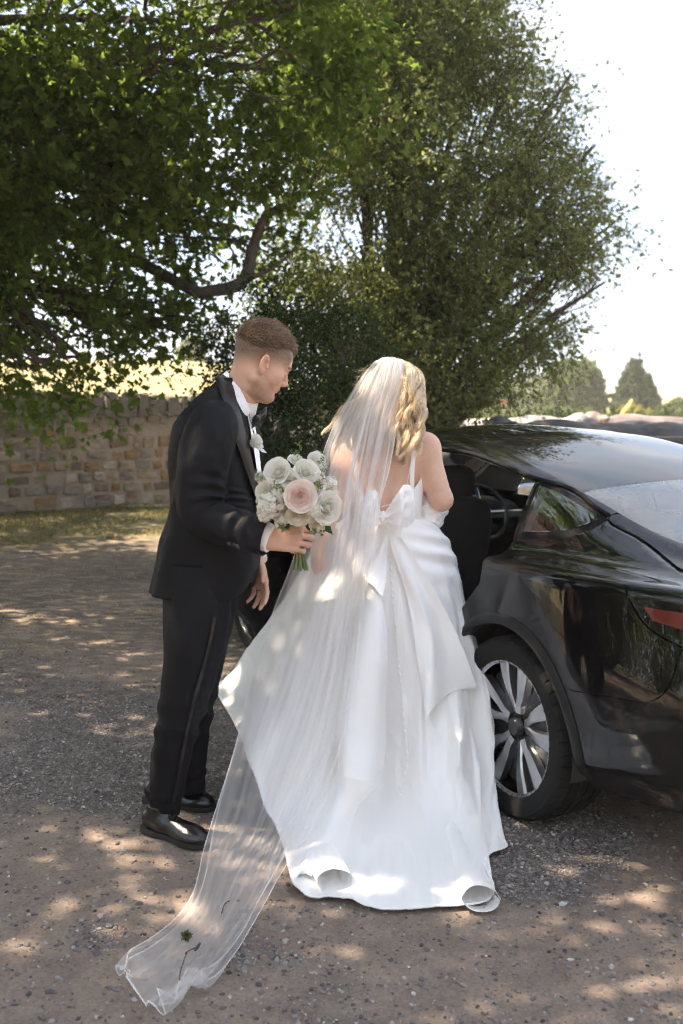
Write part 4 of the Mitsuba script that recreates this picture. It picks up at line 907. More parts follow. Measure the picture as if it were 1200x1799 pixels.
def sheet(ctrl, n, m, kx=3, ky=3):
    """A smooth sheet through a grid of points (rows, columns, 3) and its uv."""
    C = np.asarray(ctrl, float); R, K = C.shape[:2]; a, b = np.linspace(0, 1, R), np.linspace(0, 1, K); u, v = np.linspace(0, 1, n), np.linspace(0, 1, m)
    P = np.stack([RectBivariateSpline(a, b, C[..., k], kx=min(kx, R - 1), ky=min(ky, K - 1))(u, v) for k in range(3)], -1)
    U, V = np.meshgrid(u, v, indexing='ij'); return P, np.stack([U, V], -1)
def gnormals(P):
    return nm(np.cross(np.gradient(P, axis=0), np.gradient(P, axis=1)))
# ------------------------------------------------------------------ the bride
bride = thing('person', 'woman seen from behind in a white satin gown and veil, at the open car door', 'person')
bp = dict(hip=at(680, 985, 3.90), waist=at(679, 908, 3.90), chest=at(677, 835, 3.93), neck0=at(690, 775, 3.95), neck1=at(697, 735, 4.0), head=at(698, 695, 4.04),
          shR=at(747, 787, 3.92), shL=at(608, 794, 3.97), elR=at(776, 878, 3.88), wrR=at(742, 853, 4.06), elL=at(588, 885, 3.86), wrL=at(556, 968, 3.84))
HF = nm(np.array([.22, .90, -.38])); HU_ = nm(np.array([.05, .38, .92])); HU_ = nm(HU_ - (HU_ @ HF) * HF); HR = np.cross(HF, HU_); RH = np.stack([HR, HF, HU_], 1)
def hl_(a, b, c): return bp['head'] + a * HR + b * HF + c * HU_
def bride_field(p):
    d = [ell_sdf(p, bp['chest'], (.148, .098, .17)), ell_sdf(p, bp['waist'], (.125, .098, .15)), ell_sdf(p, bp['hip'], (.168, .13, .17)), cone_sdf(p, bp['shL'], bp['shR'], .052, .052),
         cone_sdf(p, bp['shL'] + [.10, .0, .028], bp['shR'] + [-.09, 0, .028], .048, .048)]
    q = blend(d, .07)
    q = smin(q, cone_sdf(p, bp['neck0'] - [0, 0, .03], bp['neck1'], .058, .050), .04)
    head = blend([ell_sdf(p, hl_(0, -.015, .03), (.074, .094, .088), RH), ell_sdf(p, hl_(0, .035, -.045), (.058, .062, .075), RH), cone_sdf(p, hl_(0, .095, -.015), hl_(0, .112, -.035), .010, .013), ell_sdf(p, hl_(0, .085, -.095), (.03, .025, .022), RH)], .03)
    for s in (-1, 1): head = smin(head, ell_sdf(p, hl_(s * .078, -.005, -.02), (.009, .018, .032), RH), .008)
    q = smin(q, head, .03)
    # shoulder blades and spine
    q = smin(q, ell_sdf(p, bp['chest'] + [.065, -.075, .05], (.045, .022, .07)), .04); q = smin(q, ell_sdf(p, bp['chest'] + [-.065, -.075, .05], (.045, .022, .07)), .04)
    q = smax(q, -cone_sdf(p, bp['chest'] + [.004, -.113, .12], bp['waist'] + [.004, -.110, -.02], .014, .016), .03)
    for sh, el, wr in (('shR', 'elR', 'wrR'), ('shL', 'elL', 'wrL')):
        q = smin(q, cone_sdf(p, bp[sh], bp[el], .052, .043), .045); q = smin(q, cone_sdf(p, bp[el], bp[wr], .042, .026), .02)
    for s in (-1, 1):
        h = bp['hip'] + [s * .085, 0, -.05]; k = np.array([bp['hip'][0] + s * .10, 4.0, .50]); a = np.array([bp['hip'][0] + s * .10, 3.98, .09])
        q = smin(q, cone_sdf(p, h, k, .085, .058), .05); q = smin(q, cone_sdf(p, k, a, .055, .036), .03); q = smin(q, cone_sdf(p, a - [0, 0, .045], a + [0.01, .15, -.06], .034, .026), .03)
    return q
bb = snet(bride_field, (-.28, 3.55, -.02), (.50, 4.35, 1.75), .0085)
pr = hand_prims(bp['wrR'], [-.35, .55, -.25], [.75, .2, .5], -1, [(.5, .7, .4)] * 4, .88)
pl = hand_prims(bp['wrL'], [-.10, .35, -.75], [-.8, -.5, .1], 1, [(.35, .6, .4)] * 4, .88)
hands = []
for (pa, fi), wr, el in ((pr, 'wrR', 'elR'), (pl, 'wrL', 'elL')):
    pa = pa + [(bp[wr] + (bp[el] - bp[wr]) * .25, bp[wr], .030, .0225)]
    hands.append(snet(hand_field(pa, fi), *bounds(pa + [c for s in fi for c in s]), .0034))
obj('body', unite([taubin(bb, 8)] + [taubin(h_, 3) for h_ in hands]), 'bride_skin', bride, smooth=True)
# gown ------------------------------------------------------------------------------------------------------
def satin_color(p, n, uv): return mix((.80, .785, .765), (.86, .85, .835), fbm(p.x * 3, p.y * 3, p.z * 3))
def satin_bump(p, n, uv): return .5 * noise(p.x * 900, p.y * 900, p.z * 220) + .35 * noise(p.x * 260, p.y * 260, p.z * 1100)
scene['satin'] = {'type': 'twosided', 'bsdf': {'type': 'bumpmap', 'arbitrary': proc(satin_bump, 4e-4), 'scale': .00018, 'bsdf': {'type': 'principled', 'base_color': proc(satin_color), 'roughness': .31, 'specular': .45, 'sheen': .15}}}
G = lambda px, py, z=.012: gnd(px, py, z)
cols = [  # each column of the skirt from the waist to the hem, round the figure from its left over the back to its right, then the front
    [at(641, 905, 3.93), at(585, 925, 3.97), at(540, 985, 3.98), at(500, 1055, 3.96), at(455, 1115, 3.92), at(418, 1170, 3.88), at(383, 1216, 3.84)],
    [at(648, 905, 3.84), at(602, 950, 3.84), at(565, 1030, 3.80), at(525, 1110, 3.74), at(485, 1185, 3.68), at(450, 1245, 3.62), at(424, 1292, 3.57)],
    [at(657, 905, 3.80), at(625, 970, 3.76), at(598, 1070, 3.70), at(570, 1180, 3.62), at(535, 1290, 3.52), at(490, 1375, 3.44), at(462, 1410, 3.40)],
    [at(665, 905, 3.785), at(645, 980, 3.735), at(622, 1090, 3.66), at(600, 1215, 3.58), at(570, 1330, 3.47), at(530, 1420, 3.37), G(497, 1482, .02)],
    [at(670, 905, 3.78), at(657, 985, 3.72), at(640, 1095, 3.62), at(622, 1230, 3.51), at(606, 1360, 3.40), at(570, 1455, 3.25), G(518, 1562)],
    [at(675, 905, 3.78), at(668, 985, 3.715), at(655, 1095, 3.63), at(632, 1240, 3.53), at(619, 1370, 3.43), G(612, 1462, .05), G(572, 1578)],
    [at(680, 905, 3.78), at(682, 985, 3.715), at(676, 1095, 3.655), at(662, 1240, 3.61), at(655, 1362, 3.565), G(650, 1462, .018), G(632, 1592)],
    [at(685, 905, 3.78), at(697, 985, 3.72), at(704, 1095, 3.65), at(708, 1240, 3.585), at(706, 1370, 3.52), G(705, 1470, .02), G(700, 1597)],
    [at(691, 905, 3.785), at(717, 985, 3.73), at(738, 1095, 3.66), at(752, 1240, 3.57), at(752, 1375, 3.47), G(755, 1480, .03), G(776, 1592)],
    [at(699, 905, 3.80), at(742, 982, 3.755), at(772, 1095, 3.69), at(790, 1230, 3.60), at(798, 1360, 3.49), at(812, 1470, 3.28), G(845, 1586)],
    [at(708, 905, 3.82), at(765, 975, 3.785), at(795, 1085, 3.73), at(814, 1215, 3.65), at(828, 1335, 3.53), at(845, 1440, 3.36), G(866, 1560)],
    [at(718, 905, 3.86), at(784, 968, 3.83), at(811, 1075, 3.80), at(832, 1200, 3.72), at(848, 1320, 3.60), at(864, 1420, 3.46), G(852, 1512)],
    [at(726, 905, 3.92), at(794, 962, 3.92), at(819, 1065, 3.90), at(838, 1190, 3.82), at(856, 1310, 3.66), at(874, 1410, 3.48), G(890, 1491)],
    [at(727, 905, 3.99), at(786, 960, 4.02), at(806, 1060, 4.04), at(818, 1180, 3.98), at(830, 1290, 3.86), at(846, 1380, 3.72), [.47, 3.55, .03]],
    [at(716, 905, 4.05), (.36, 4.10, .92), (.40, 4.17, .72), (.42, 4.16, .50), (.43, 4.10, .30), (.44, 4.0, .15), (.45, 3.90, .06)],
    [at(690, 905, 4.08), (.24, 4.17, .92), (.26, 4.27, .72), (.27, 4.32, .52), (.27, 4.34, .36), (.27, 4.34, .25), (.27, 4.33, .17)],
    [at(662, 905, 4.06), (.05, 4.17, .90), (-.02, 4.27, .70), (-.08, 4.32, .54), (-.12, 4.34, .42), (-.16, 4.34, .33), (-.19, 4.33, .27)],
    [at(645, 905, 4.00), (-.06, 4.10, .90), (-.16, 4.17, .72), (-.24, 4.18, .58), (-.32, 4.17, .48), (-.38, 4.14, .41), (-.43, 4.10, .36)],
]
C = np.array([[np.asarray(q, float) for q in c] for c in cols]).transpose(1, 0, 2)      # rows, columns
K = C.shape[1]; C = np.concatenate([C[:, -3:], C, C[:, :4]], 1)
rows = np.linspace(0, 1, 7); colp = np.arange(-3, K + 4) / K
NU, NV = 170, 340
fu, fv = np.linspace(0, 1, NU), np.arange(NV) / NV
SK = np.stack([RectBivariateSpline(rows, colp, C[..., k], kx=3, ky=3)(fu, fv) for k in range(3)], -1)
def gnorm_closed(P):
    return nm(np.cross(np.gradient(P, axis=0), np.roll(P, -1, 1) - np.roll(P, 1, 1)))
N = gnorm_closed(SK); cenx = SK[..., :2].mean((0, 1)); sgn = np.sign(np.sum(N[40] * (SK[40] - SK[40].mean(0)), -1).mean()); N = N * sgn
U, V = np.meshgrid(fu, fv, indexing='ij'); kc = V * K
def fold(c, wl, wr, u0, u1, amp, tilt=0.0):
    """A fold with one steep side."""
    d = (kc - (c + tilt * U)); d = (d + K / 2) % K - K / 2
    return amp * np.where(d < 0, np.exp(-(d / wl) ** 2), np.exp(-(d / wr) ** 2)) * sst0((U - u0) / .25) * sst0((u1 - U) / .36)
sst0 = lambda x: (lambda t: t * t * (3 - 2 * t))(np.clip(x, 0, 1))
def ridge(c, w, u0, u1, amp, tilt=0.0, sharp=1.0):
    """A fold along the skirt: centred on column c (moving by tilt from waist to hem)."""
    d = (kc - (c + tilt * U)); d = (d + K / 2) % K - K / 2
    return amp * np.exp(-np.abs(d / w) ** (2 * sharp)) * np.clip((U - u0) / .22, 0, 1) * np.clip((u1 - U) / .22, 0, 1)
flat = np.clip((SK[..., 2] - .03) / .15, 0, 1)
disp = ridge(4.4, .42, .20, 1.15, .055, -.2) + ridge(2.6, .40, .12, 1.2, .035, .3) + ridge(1.3, .35, .2, 1.2, .03, .2) + ridge(9.6, .5, .25, 1.2, .032, -.3) + ridge(11.4, .35, .3, 1.2, .022) - ridge(10.6, .3, .35, 1.2, .028, -.2) - ridge(3.5, .35, .15, 1.2, .035) - ridge(6.0, .8, .2, .95, .022) + ridge(8.2, .5, .4, .9, .022, .5) - ridge(12.2, .25, .3, 1.2, .012)
disp = disp + fold(4.75, .9, .11, .12, 1.02, .085, .15) + fold(8.35, .12, .8, .42, .95, .060, .9) + fold(10.9, .12, .6, .25, 1.1, .055, -.3) + fold(1.9, .5, .12, .15, 1.1, .05, .4) + fold(7.3, .5, .10, .42, .90, .035, .8) + fold(3.2, .4, .10, .3, 1.1, .04, .3) + fold(9.7, .1, .5, .5, 1.0, .03, .4)
disp = disp + .008 * np.sin(kc * 2 * math.pi * .9 + 2 * U) * np.clip(U * 1.6 - .2, 0, 1) * np.clip(1.3 - U, 0, 1)
# small pulls and creases of the heavy satin
q1 = meshkit.fbm(np.stack([kc * 1.3 + U * 5, U * 4.5 - kc * .9, 0 * U], -1), 3, 5) - .5; q2 = np.abs(meshkit.fbm(np.stack([kc * 1.0 - U * 7, U * 6 + kc * .6, 0 * U + 4], -1), 3, 9) - .5)
disp = disp + .030 * q1 * np.clip(U * 2.2 - .1, 0, 1) + .045 * (.16 - np.minimum(q2, .16)) * np.clip(U * 3 - .9, 0, 1) * ((kc > 5.5) & (kc < 14)) * np.exp(-((U - .55) / .3) ** 2)
hipw = np.exp(-((U - .14) / .09) ** 2) * np.exp(-((kc - 10.5) / 1.8) ** 2)
disp = disp + hipw * .014 * np.sin(U * 95 - kc * 2.0)
disp *= np.clip(U * 6, 0, 1)
SKD = SK + N * (disp * (.12 + .88 * flat))[..., None]
GZ = gz(SKD[..., 0], SKD[..., 1]) if 'gz' in globals() else 0.0
SKD[..., 2] = np.maximum(SKD[..., 2], GZ + .016 + .003 * np.sin(kc * 9))
hemw = np.clip((U - .80) / .2, 0, 1) ** 2 * (SK[..., 2] < .2)
SKD[..., 2] += hemw * .016 * (meshkit.noise(np.stack([kc * 2.4, 0 * U, 0 * U + 3], -1)) ** 2)
skirt = grid_mesh(SKD, close_v=True)
gown = obj('gown', skirt, 'satin', bride, smooth=True)
labels[gown] = {'label': 'white satin gown with a train and a large bow'}
# a quick map of the gown's front surface, so that bow, veil and buttons lie on it
def pix(p):
    p = np.asarray(p, float); z = p[..., 2] - EYE; d = p[..., 1] * math.cos(PITCH) - z * math.sin(PITCH)
    return np.stack([600 + FOC * p[..., 0] / d, 899.5 - FOC * (p[..., 1] * math.sin(PITCH) + z * math.cos(PITCH)) / d], -1)
SV = SKD.reshape(-1, 3); SKT = cKDTree(pix(SV))
def on_gown(px, py, gap=.015, rad=7, fallback=None):
    i = SKT.query_ball_point((px, py), rad)
    if not i: return at(px, py, fallback) if fallback else None
    return at(px, py, SV[i, 1].min() - gap)
# bodice
def torso_ring(c, rx, ry, n=72):
    a = np.arange(n) * 2 * math.pi / n; return np.stack([c[0] + rx * np.cos(a), c[1] + ry * np.sin(a), 0 * a + c[2]], -1)
na = 96; a = np.arange(na) * 2 * math.pi / na           # angle 0 = right, -90 degrees = towards the camera
back = np.clip(-np.sin(a), 0, 1)
topz = np.interp(back, [0, .35, .75, .93, 1.0], [bp['waist'][2] + .20, bp['waist'][2] + .185, bp['waist'][2] + .11, bp['waist'][2] + .045, bp['waist'][2] + .015])
R = []
for t in np.linspace(0, 1, 16):
    z = bp['waist'][2] - .03 + (topz - bp['waist'][2] + .03) * t; k = np.clip((z - bp['waist'][2]) / .2, 0, 1)
    cx = bp['waist'][0] * (1 - k) + bp['chest'][0] * k; cy = bp['waist'][1] * (1 - k) + bp['chest'][1] * k
    rx, ry = .134 + .028 * k, .110 + .006 * k + .03 * k * np.clip(np.sin(a), 0, 1)
    R.append(np.stack([cx + rx * np.cos(a), cy + ry * np.sin(a), z], -1))
obj('bodice', grid_mesh(np.array(R), close_v=True), 'satin', gown, smooth=True)
def strap(pts, w, key='satin'):
    c = spl(np.array(pts), 30); t, b, n_ = frames(c, (0, -1, 0)); side = nm(np.cross(t, [0, -1, 0]))
    return grid_mesh(np.stack([c - side * w, c + b * .002, c + side * w], 1))
obj('strap', strap([at(724, 872, 3.84), at(724, 840, 3.82), at(726, 805, 3.83), at(729, 775, 3.87), at(730, 762, 3.93), at(728, 765, 4.02)], .0085), 'satin', gown, smooth=True)
obj('strap', strap([at(632, 872, 3.86), at(628, 840, 3.84), at(622, 805, 3.86), at(620, 775, 3.90), at(622, 765, 3.96), at(625, 770, 4.04)], .0085), 'satin', gown, smooth=True)
obj('cord', tube([at(714, 858, 3.80), at(719, 830, 3.79), at(724, 800, 3.80), at(726, 778, 3.84)], .0014, 5, 16), 'satin', gown)
obj('cord', tube([at(664, 893, 3.77), at(676, 889, 3.772), at(690, 886, 3.78)], .0016, 5, 10), 'satin', gown)
# bunched fabric held up in front
def cushion_fold(c, r_, seed):
    m = trimesh.creation.icosphere(4); v = m.vertices * r_; q = meshkit.fbm(m.vertices * 2.2 + seed, 3, seed) - .5
    return trimesh.Trimesh(np.asarray(c) + v * (1 + .55 * q[:, None]), m.faces, process=False)
obj('gathered_fabric', cushion_fold(at(752, 898, 3.99), (.075, .085, .075), 4), 'satin', gown, smooth=True)
# bow
def loop(cs, hs, ts, pleat, seed, flip=1):
    c = spl(np.array(cs), 26); s = np.linspace(0, 1, 26); h = np.interp(s, np.linspace(0, 1, len(hs)), hs); t_ = np.interp(s, np.linspace(0, 1, len(ts)), ts)
    h = PchipInterpolator(np.linspace(0, 1, len(hs)), hs)(s); t_ = PchipInterpolator(np.linspace(0, 1, len(ts)), ts)(s)
    a = np.arange(56) * 2 * math.pi / 56; P = []
    for i in range(26):
        up = np.array([0.0, 0, 1]); fw = np.array([0, -1.0, 0]); r_ = 1 + pleat * (1 - s[i] * .85) * np.sin(5 * a + seed) + .05 * np.sin(3 * a + seed * 2 + 3 * s[i])
        ca, sa = np.sign(np.cos(a)) * np.abs(np.cos(a)) ** .8, np.sign(np.sin(a)) * np.abs(np.sin(a)) ** 1.1
        P.append(c[i] + up * (h[i] * r_ * sa)[:, None] + fw * (t_[i] * r_ * ca)[:, None] + np.array([flip, 0, 0]) * (.018 * s[i] * sa ** 2 * s[i])[:, None])
    P = np.array(P); inner = P[-1][None] * np.linspace(1, 0, 5)[1:, None, None] + (P[-1].mean(0) - [flip * .05, 0, 0])[None, None] * np.linspace(0, 1, 5)[1:, None, None]
    return grid_mesh(np.concatenate([P, inner]), close_v=True)
bow = gown + '__bow'
K0 = at(673, 908, 3.695)
def flap(rows_, Ys, pl, seed, n=46, m=40):
    P, uv = sheet([[at(x, y, Y_ - (.012 if j == 1 else 0)) for j, (x, y) in enumerate(row)] for row, Y_ in zip(rows_, Ys)], n, m); N_ = gnormals(P); u, v = uv[..., 0], uv[..., 1]
    w = pl * np.sin(v * 2 * math.pi * 3.2 + seed + u) * np.exp(-u * 2.2) + .004 * (meshkit.fbm(np.stack([u * 3, v * 3, 0 * u + seed], -1), 2, seed) - .5)
    P = P + N_ * w[..., None]; e = np.vstack([P[:, 0], P[-1, 1:], P[::-1, -1][1:]])
    return [grid_mesh(P), tube(e, .0016, 5)]
pieces = flap([[(675, 899), (676, 908), (677, 918)], [(689, 879), (692, 905), (688, 932)], [(701, 863), (706, 896), (699, 944)], [(711, 853), (710, 890), (708, 928)]], (3.69, 3.652, 3.64, 3.665), .006, 1)
pieces += flap([[(710, 853), (709, 890), (706, 928)], [(719, 853), (720, 886), (719, 924)], [(725, 858), (728, 886), (728, 914)]], (3.668, 3.69, 3.715), .003, 2)
pieces += flap([[(671, 899), (670, 908), (668, 919)], [(665, 881), (656, 905), (655, 928)], [(662, 864), (644, 893), (640, 933)], [(647, 861), (634, 890), (632, 926)]], (3.69, 3.66, 3.652, 3.69), .006, 4)
pieces += [cushion_fold(K0 + [0, -.016, 0], (.016, .015, .022), 3)]
obj('bow', cat(pieces), 'satin', gown, smooth=60)
def tail(rowspx, gaps, n, m, wave, seed):
    ctrl = []
    for row, g_ in zip(rowspx, gaps):
        ys = [on_gown(x, y, g_, 9, 3.6)[1] for x, y in row]; ctrl.append([at(x, y, yy) for (x, y), yy in zip(row, ys)])
    P, uv = sheet(ctrl, n, m); N_ = gnormals(P); q = meshkit.fbm(np.stack([uv[..., 1] * 3 + uv[..., 0], uv[..., 0] * 3, 0 * uv[..., 0]], -1), 2, seed) - .5
    f = np.sin(uv[..., 1] * math.pi * 2.6 + seed) * (.3 + .7 * np.sin(np.clip(uv[..., 0], 0, 1) * math.pi))
    P = P + N_ * (wave * f + wave * 1.5 * q)[..., None] * np.clip(uv[..., 0] * 3, .15, 1)[..., None]
    e = np.vstack([P[:, 0], P[-1, 1:], P[::-1, -1][1:]])
    return cat([grid_mesh(P), tube(e, .0016, 5)])
obj('bow_tail', tail([[(666, 921), (672, 922), (678, 922)], [(650, 952), (666, 958), (681, 958)], [(630, 978), (652, 992), (680, 1000)], [(616, 998), (644, 1020), (672, 1046)]], (.055, .04, .03, .028), 40, 24, .007, 2), 'satin', bow, smooth=60)
obj('bow_tail', tail([[(680, 923), (686, 925), (692, 926)], [(694, 980), (709, 978), (725, 976)], [(714, 1040), (736, 1038), (762, 1038)], [(729, 1110), (760, 1110), (799, 1108)], [(739, 1195), (768, 1190), (826, 1178)], [(750, 1270), (774, 1230), (836, 1206)]], (.05, .035, .03, .03, .032, .034), 70, 30, .011, 5), 'satin', bow, smooth=60)
# pearl buttons down the back
line = spl(np.array([(686, 985), (691, 1060), (697, 1120), (703, 1190), (708, 1250), (713, 1300), (716, 1335), (709, 1365), (702, 1395)], float), 34)
scene['pearl'] = {'type': 'principled', 'base_color': rgb((.86, .85, .83)), 'roughness': .2, 'specular': .5, 'clearcoat': .6}
pearl = trimesh.creation.icosphere(2, .0052)
for x, y in line:
    c = on_gown(x, y, .003, 6, 3.55); m = pearl.copy(); m.apply_translation(c); obj('button', m, 'pearl', gown, smooth=True)
ln2 = [on_gown(x + .6, y, .001, 6, 3.55) for x, y in line]
obj('back_seam', tube(np.array(ln2), .0016, 5), 'satin', gown)
# rolled hem folds of the train
def roll(axis, r0, r1, a0, a1, lean, seed):
    c = spl(np.array(axis), 40); s = np.linspace(0, 1, 40); r_ = r0 + (r1 - r0) * s ** .9; t, b, n_ = frames(c, (0, 0, 1)); A = np.linspace(a0, a1, 48)
    sp = 1 - .20 * np.linspace(0, 1, 48) ** 2
    P = c[:, None] + r_[:, None, None] * ((np.cos(A) * sp * lean)[None, :, None] * n_[:, None] + (np.sin(A) * sp * .78)[None, :, None] * b[:, None])
    w = meshkit.fbm(np.stack(np.broadcast_arrays(s[:, None] * 4, A[None] * .8, np.array(seed * 1.0)), -1), 2, seed) - .5
    return grid_mesh(P + (P - c[:, None]) * (w * .35)[..., None])
obj('hem_fold', roll([at(770, 1330, 3.56), at(780, 1400, 3.46), at(808, 1500, 3.20), gnd(846, 1580, .042)], .012, .050, math.radians(185), math.radians(-178), 1.22, 3), 'satin', gown, smooth=True)
obj('hem_fold', roll([at(552, 1360, 3.47), at(556, 1430, 3.36), at(568, 1492, 3.17), gnd(590, 1549, .044)], .012, .052, math.radians(-15), math.radians(370), 1.22, 6), 'satin', gown, smooth=True)
obj('hem_fold', roll([at(548, 1500, 3.12), gnd(535, 1545, .03)], .018, .026, math.radians(-60), math.radians(230), 1.0, 8), 'satin', gown, smooth=True)
hem = SKD[-1]; hem = np.vstack([hem, hem[:1]]); obj('hem', tube(hem, .0035, 6, up=(0, 0, 1)), 'satin', gown)
# veil ------------------------------------------------------------------------------------------------------
VR = [[(664, 640), (672, 635), (683, 632), (694, 634), (702, 640)], [(640, 662), (658, 662), (676, 662), (693, 662), (708, 662)], [(604, 720), (630, 722), (655, 722), (680, 722), (697, 724)], [(577, 780), (610, 782), (640, 782), (668, 782), (689, 780)],
      [(557, 840), (590, 845), (625, 845), (655, 845), (678, 840)], [(541, 900), (580, 905), (618, 908), (645, 905), (665, 893)], [(518, 980), (562, 985), (602, 990), (635, 985), (652, 962)], [(483, 1080), (538, 1090), (585, 1100), (615, 1092), (640, 1065)],
      [(447, 1190), (502, 1210), (555, 1220), (597, 1212), (626, 1185)], [(413, 1300), (462, 1325), (515, 1335), (562, 1332), (602, 1312)], [(380, 1415), (428, 1440), (473, 1452), (510, 1455), (552, 1440)], [(362, 1500), (398, 1520), (438, 1530), (474, 1528), (514, 1492)],
      [(344, 1572), (374, 1592), (404, 1600), (438, 1594), (468, 1568)], [(290, 1642), (318, 1668), (348, 1682), (380, 1680), (416, 1662)], [(206, 1694), (228, 1722), (258, 1762), (300, 1748), (352, 1718)]]
VY = [[3.93] * 5, [3.885, 3.86, 3.85, 3.86, 3.90], [3.86, 3.82, 3.81, 3.82, 3.86], [3.80, 3.76, 3.745, 3.745, 3.765], [3.76, 3.72, 3.70, 3.695, 3.71], [3.72, 3.66, 3.63, 3.62, 3.64], [3.68, 3.62, 3.57, 3.55, 3.57]]
VC = []
for i, row in enumerate(VR):
    if i < 7: VC.append([at(x, y, Y_) for (x, y), Y_ in zip(row, VY[i])])
    elif i < 11:
        fb = [3.60, 3.52, 3.45, 3.28][i - 7]; rr = []
        for j, (x, y) in enumerate(row):
            q = on_gown(x, y, .03, 10, fb); g_ = gnd(x, y, .05); Yv = min(q[1], g_[1]); rr.append(at(x, y, Yv))
        VC.append(rr)
    else: VC.append([gnd(x, y, z_) for (x, y), z_ in zip(row, ((.10, .12, .12, .10, .05), (.03, .055, .06, .05, .03), (.02, .05, .055, .045, .02), (.035, .03, .05, .04, .02))[i - 11])])
VC = np.array(VC)
for j in range(5):                                                # no jumps in depth down the veil
    VC[3:, j] = np.array([VC[3 + i, j] for i in range(12)])
def veil_layer(shrink, push, seed, amp, n=240, m=150):
    P, uv = sheet(VC, n, m); c = P.mean(1, keepdims=True); P = c + (P - c) * shrink
    N_ = gnormals(P); N_ *= np.sign(np.sum(N_ * (np.array([0, 0, EYE]) - P), -1, keepdims=True))
    u, v = uv[..., 0], uv[..., 1]
    ph = meshkit.fbm(np.stack([v * 3, u * 2.5, 0 * u + seed], -1), 2, seed) * 3
    f = np.sin(v * 2 * math.pi * 9 + ph * 2.2 + seed) * .5 + np.sin(v * 2 * math.pi * 17 + ph * 4 + seed * 2) * .3 + np.sin(v * 2 * math.pi * 4.5 + ph) * .6
    grow = amp * np.interp(u, [0, .06, .3, .6, .8, 1], [.25, .6, 1.0, 1.0, 1.0, 1.3]) * np.clip(np.minimum(v, 1 - v) * 8, .15, 1)
    P = P + N_ * (push + grow * f)[..., None]
    e = np.clip((u - .90) / .1, 0, 1); P = P + N_ * (e * .018 * np.sin(v * 21 + seed))[..., None]
    P[..., 2] = np.maximum(P[..., 2], (gz(P[..., 0], P[..., 1]) if 'gz' in globals() else 0.0) + .016)
    return P, uv
def veil_op(base):
    def fn(p, n, uv):
        u, v = uv.x, uv.y
        w = noise(v * 5.5, u * 2.5) * 2.5
        s = .5 * noise(v * 60 + w * 4, u * 2.6) + .3 * noise(v * 140 + w * 9, u * 4.0 + 7) + .2 * noise(v * 22 + w * 2, u * 1.8 + 3)
        dens = dr.select(u < .28, mi.Float(1.6) - 2.85 * u, dr.select(u < .72, mi.Float(.802) - .55 * (u - .28), mi.Float(.56)))
        return dr.clip((base + (.58 - .40 * smoothstep(.2, .5, u)) * smoothstep(.36, .72, s) * (.55 + .9 * noise(v * 4 + 3, u * 7)) + .10 * smoothstep(.25, .8, u)) * dens, .10, .9)
    return fn
for i, (k, b_) in enumerate((('tulle', .22), ('tulle_under', .12))):
    scene[k] = {'type': 'mask', 'opacity': proc(veil_op(b_)), 'bsdf': {'type': 'principledthin', 'base_color': rgb((.88, .87, .88)), 'roughness': .6, 'diff_trans': .9, 'spec_trans': 0.0, 'eta': 1.3}}
veil = bride + '__veil'
for i, (k, sh, pu, am) in enumerate((('tulle', 1.0, .012, .0065), ('tulle_under', .94, -.004, .006))):
    P, uv = veil_layer(sh, pu, i + 1, am)
    obj('veil' if i == 0 else 'under_layer', grid_mesh(P), k, bride if i == 0 else veil, smooth=True, uv=uv.reshape(-1, 2))
    edge = np.vstack([P[40:, 0], P[-1, 1:], P[::-1][:200, -1]]); obj('edge', tube(edge[::2], .0011, 5), 'satin', veil)
labels[veil] = {'label': 'long sheer white veil trailing over the ground'}
obj('veil_comb', cushion_fold(at(683, 634, 3.955), (.045, .022, .012), 2), 'pearl', bride, smooth=True)
# hair ------------------------------------------------------------------------------------------------------
scene['bride_hair_mat'] = {'type': 'twosided', 'bsdf': {'type': 'principled', 'base_color': VCOL, 'roughness': .34, 'specular': .5, 'sheen': .3}}
def ribbons(paths, width, cols_):
    """Strands (k, n, 3) as narrow three-sided tubes of tapering width, with a colour each."""
    k, n = paths.shape[:2]; t = nm(np.gradient(paths, axis=1)); a = nm(np.cross(t, RNG.normal(size=(k, 1, 3)))); b = np.cross(t, a)
    w = np.asarray(width).reshape(-1, 1, 1) * np.interp(np.linspace(0, 1, n), [0, .7, 1], [1, .9, .25])[None, :, None]
    V = np.stack([paths + a * w, paths - a * w * .5 + b * w * .85, paths - a * w * .5 - b * w * .85], 2)
    idx = np.arange(k * n * 3).reshape(k, n, 3); F = []
    for j in range(3):
        p, q, r_, s_ = idx[:, :-1, j], idx[:, :-1, (j + 1) % 3], idx[:, 1:, (j + 1) % 3], idx[:, 1:, j]
        F += [np.stack([p, q, r_], -1).reshape(-1, 3), np.stack([p, r_, s_], -1).reshape(-1, 3)]
    return trimesh.Trimesh(V.reshape(-1, 3), np.vstack(F), process=False), np.repeat(cols_, n * 3, 0)
def lock(path, rad, n, amp, turns, r, seg=34, loose=.25):
    c = spl(np.array(path), seg); s = np.linspace(0, 1, seg); t, a, b = frames(c, (0, -1, 0)); ph = r.random() * 6.28
    h = amp * np.clip(s * 2.2 - .25, 0, 1); th = turns * 2 * math.pi * s ** 1.15 + ph
    c = c + (h * np.cos(th))[:, None] * a + (h * np.sin(th))[:, None] * b
    rr = rad * np.interp(s, [0, .25, .8, 1], [.75, 1.0, .9, .35]); q = r.normal(0, .5, (n, 2)); sl = r.normal(0, loose, (n, 1)) * s ** 2
    wv = r.normal(0, 1, (n, 3, 1)); wob = .0035 * np.sin(s[None, None] * (9 + 7 * r.random((n, 3, 1))) + 6.28 * r.random((n, 3, 1))) * s[None, None]
    P = wob.transpose(0, 2, 1) + c[None] + (q[:, :1] * rr[None] )[..., None] * a[None] + (q[:, 1:] * rr[None])[..., None] * b[None] + t[None] * (sl * rad)[..., None]
    return P + r.normal(0, .0007, P.shape)
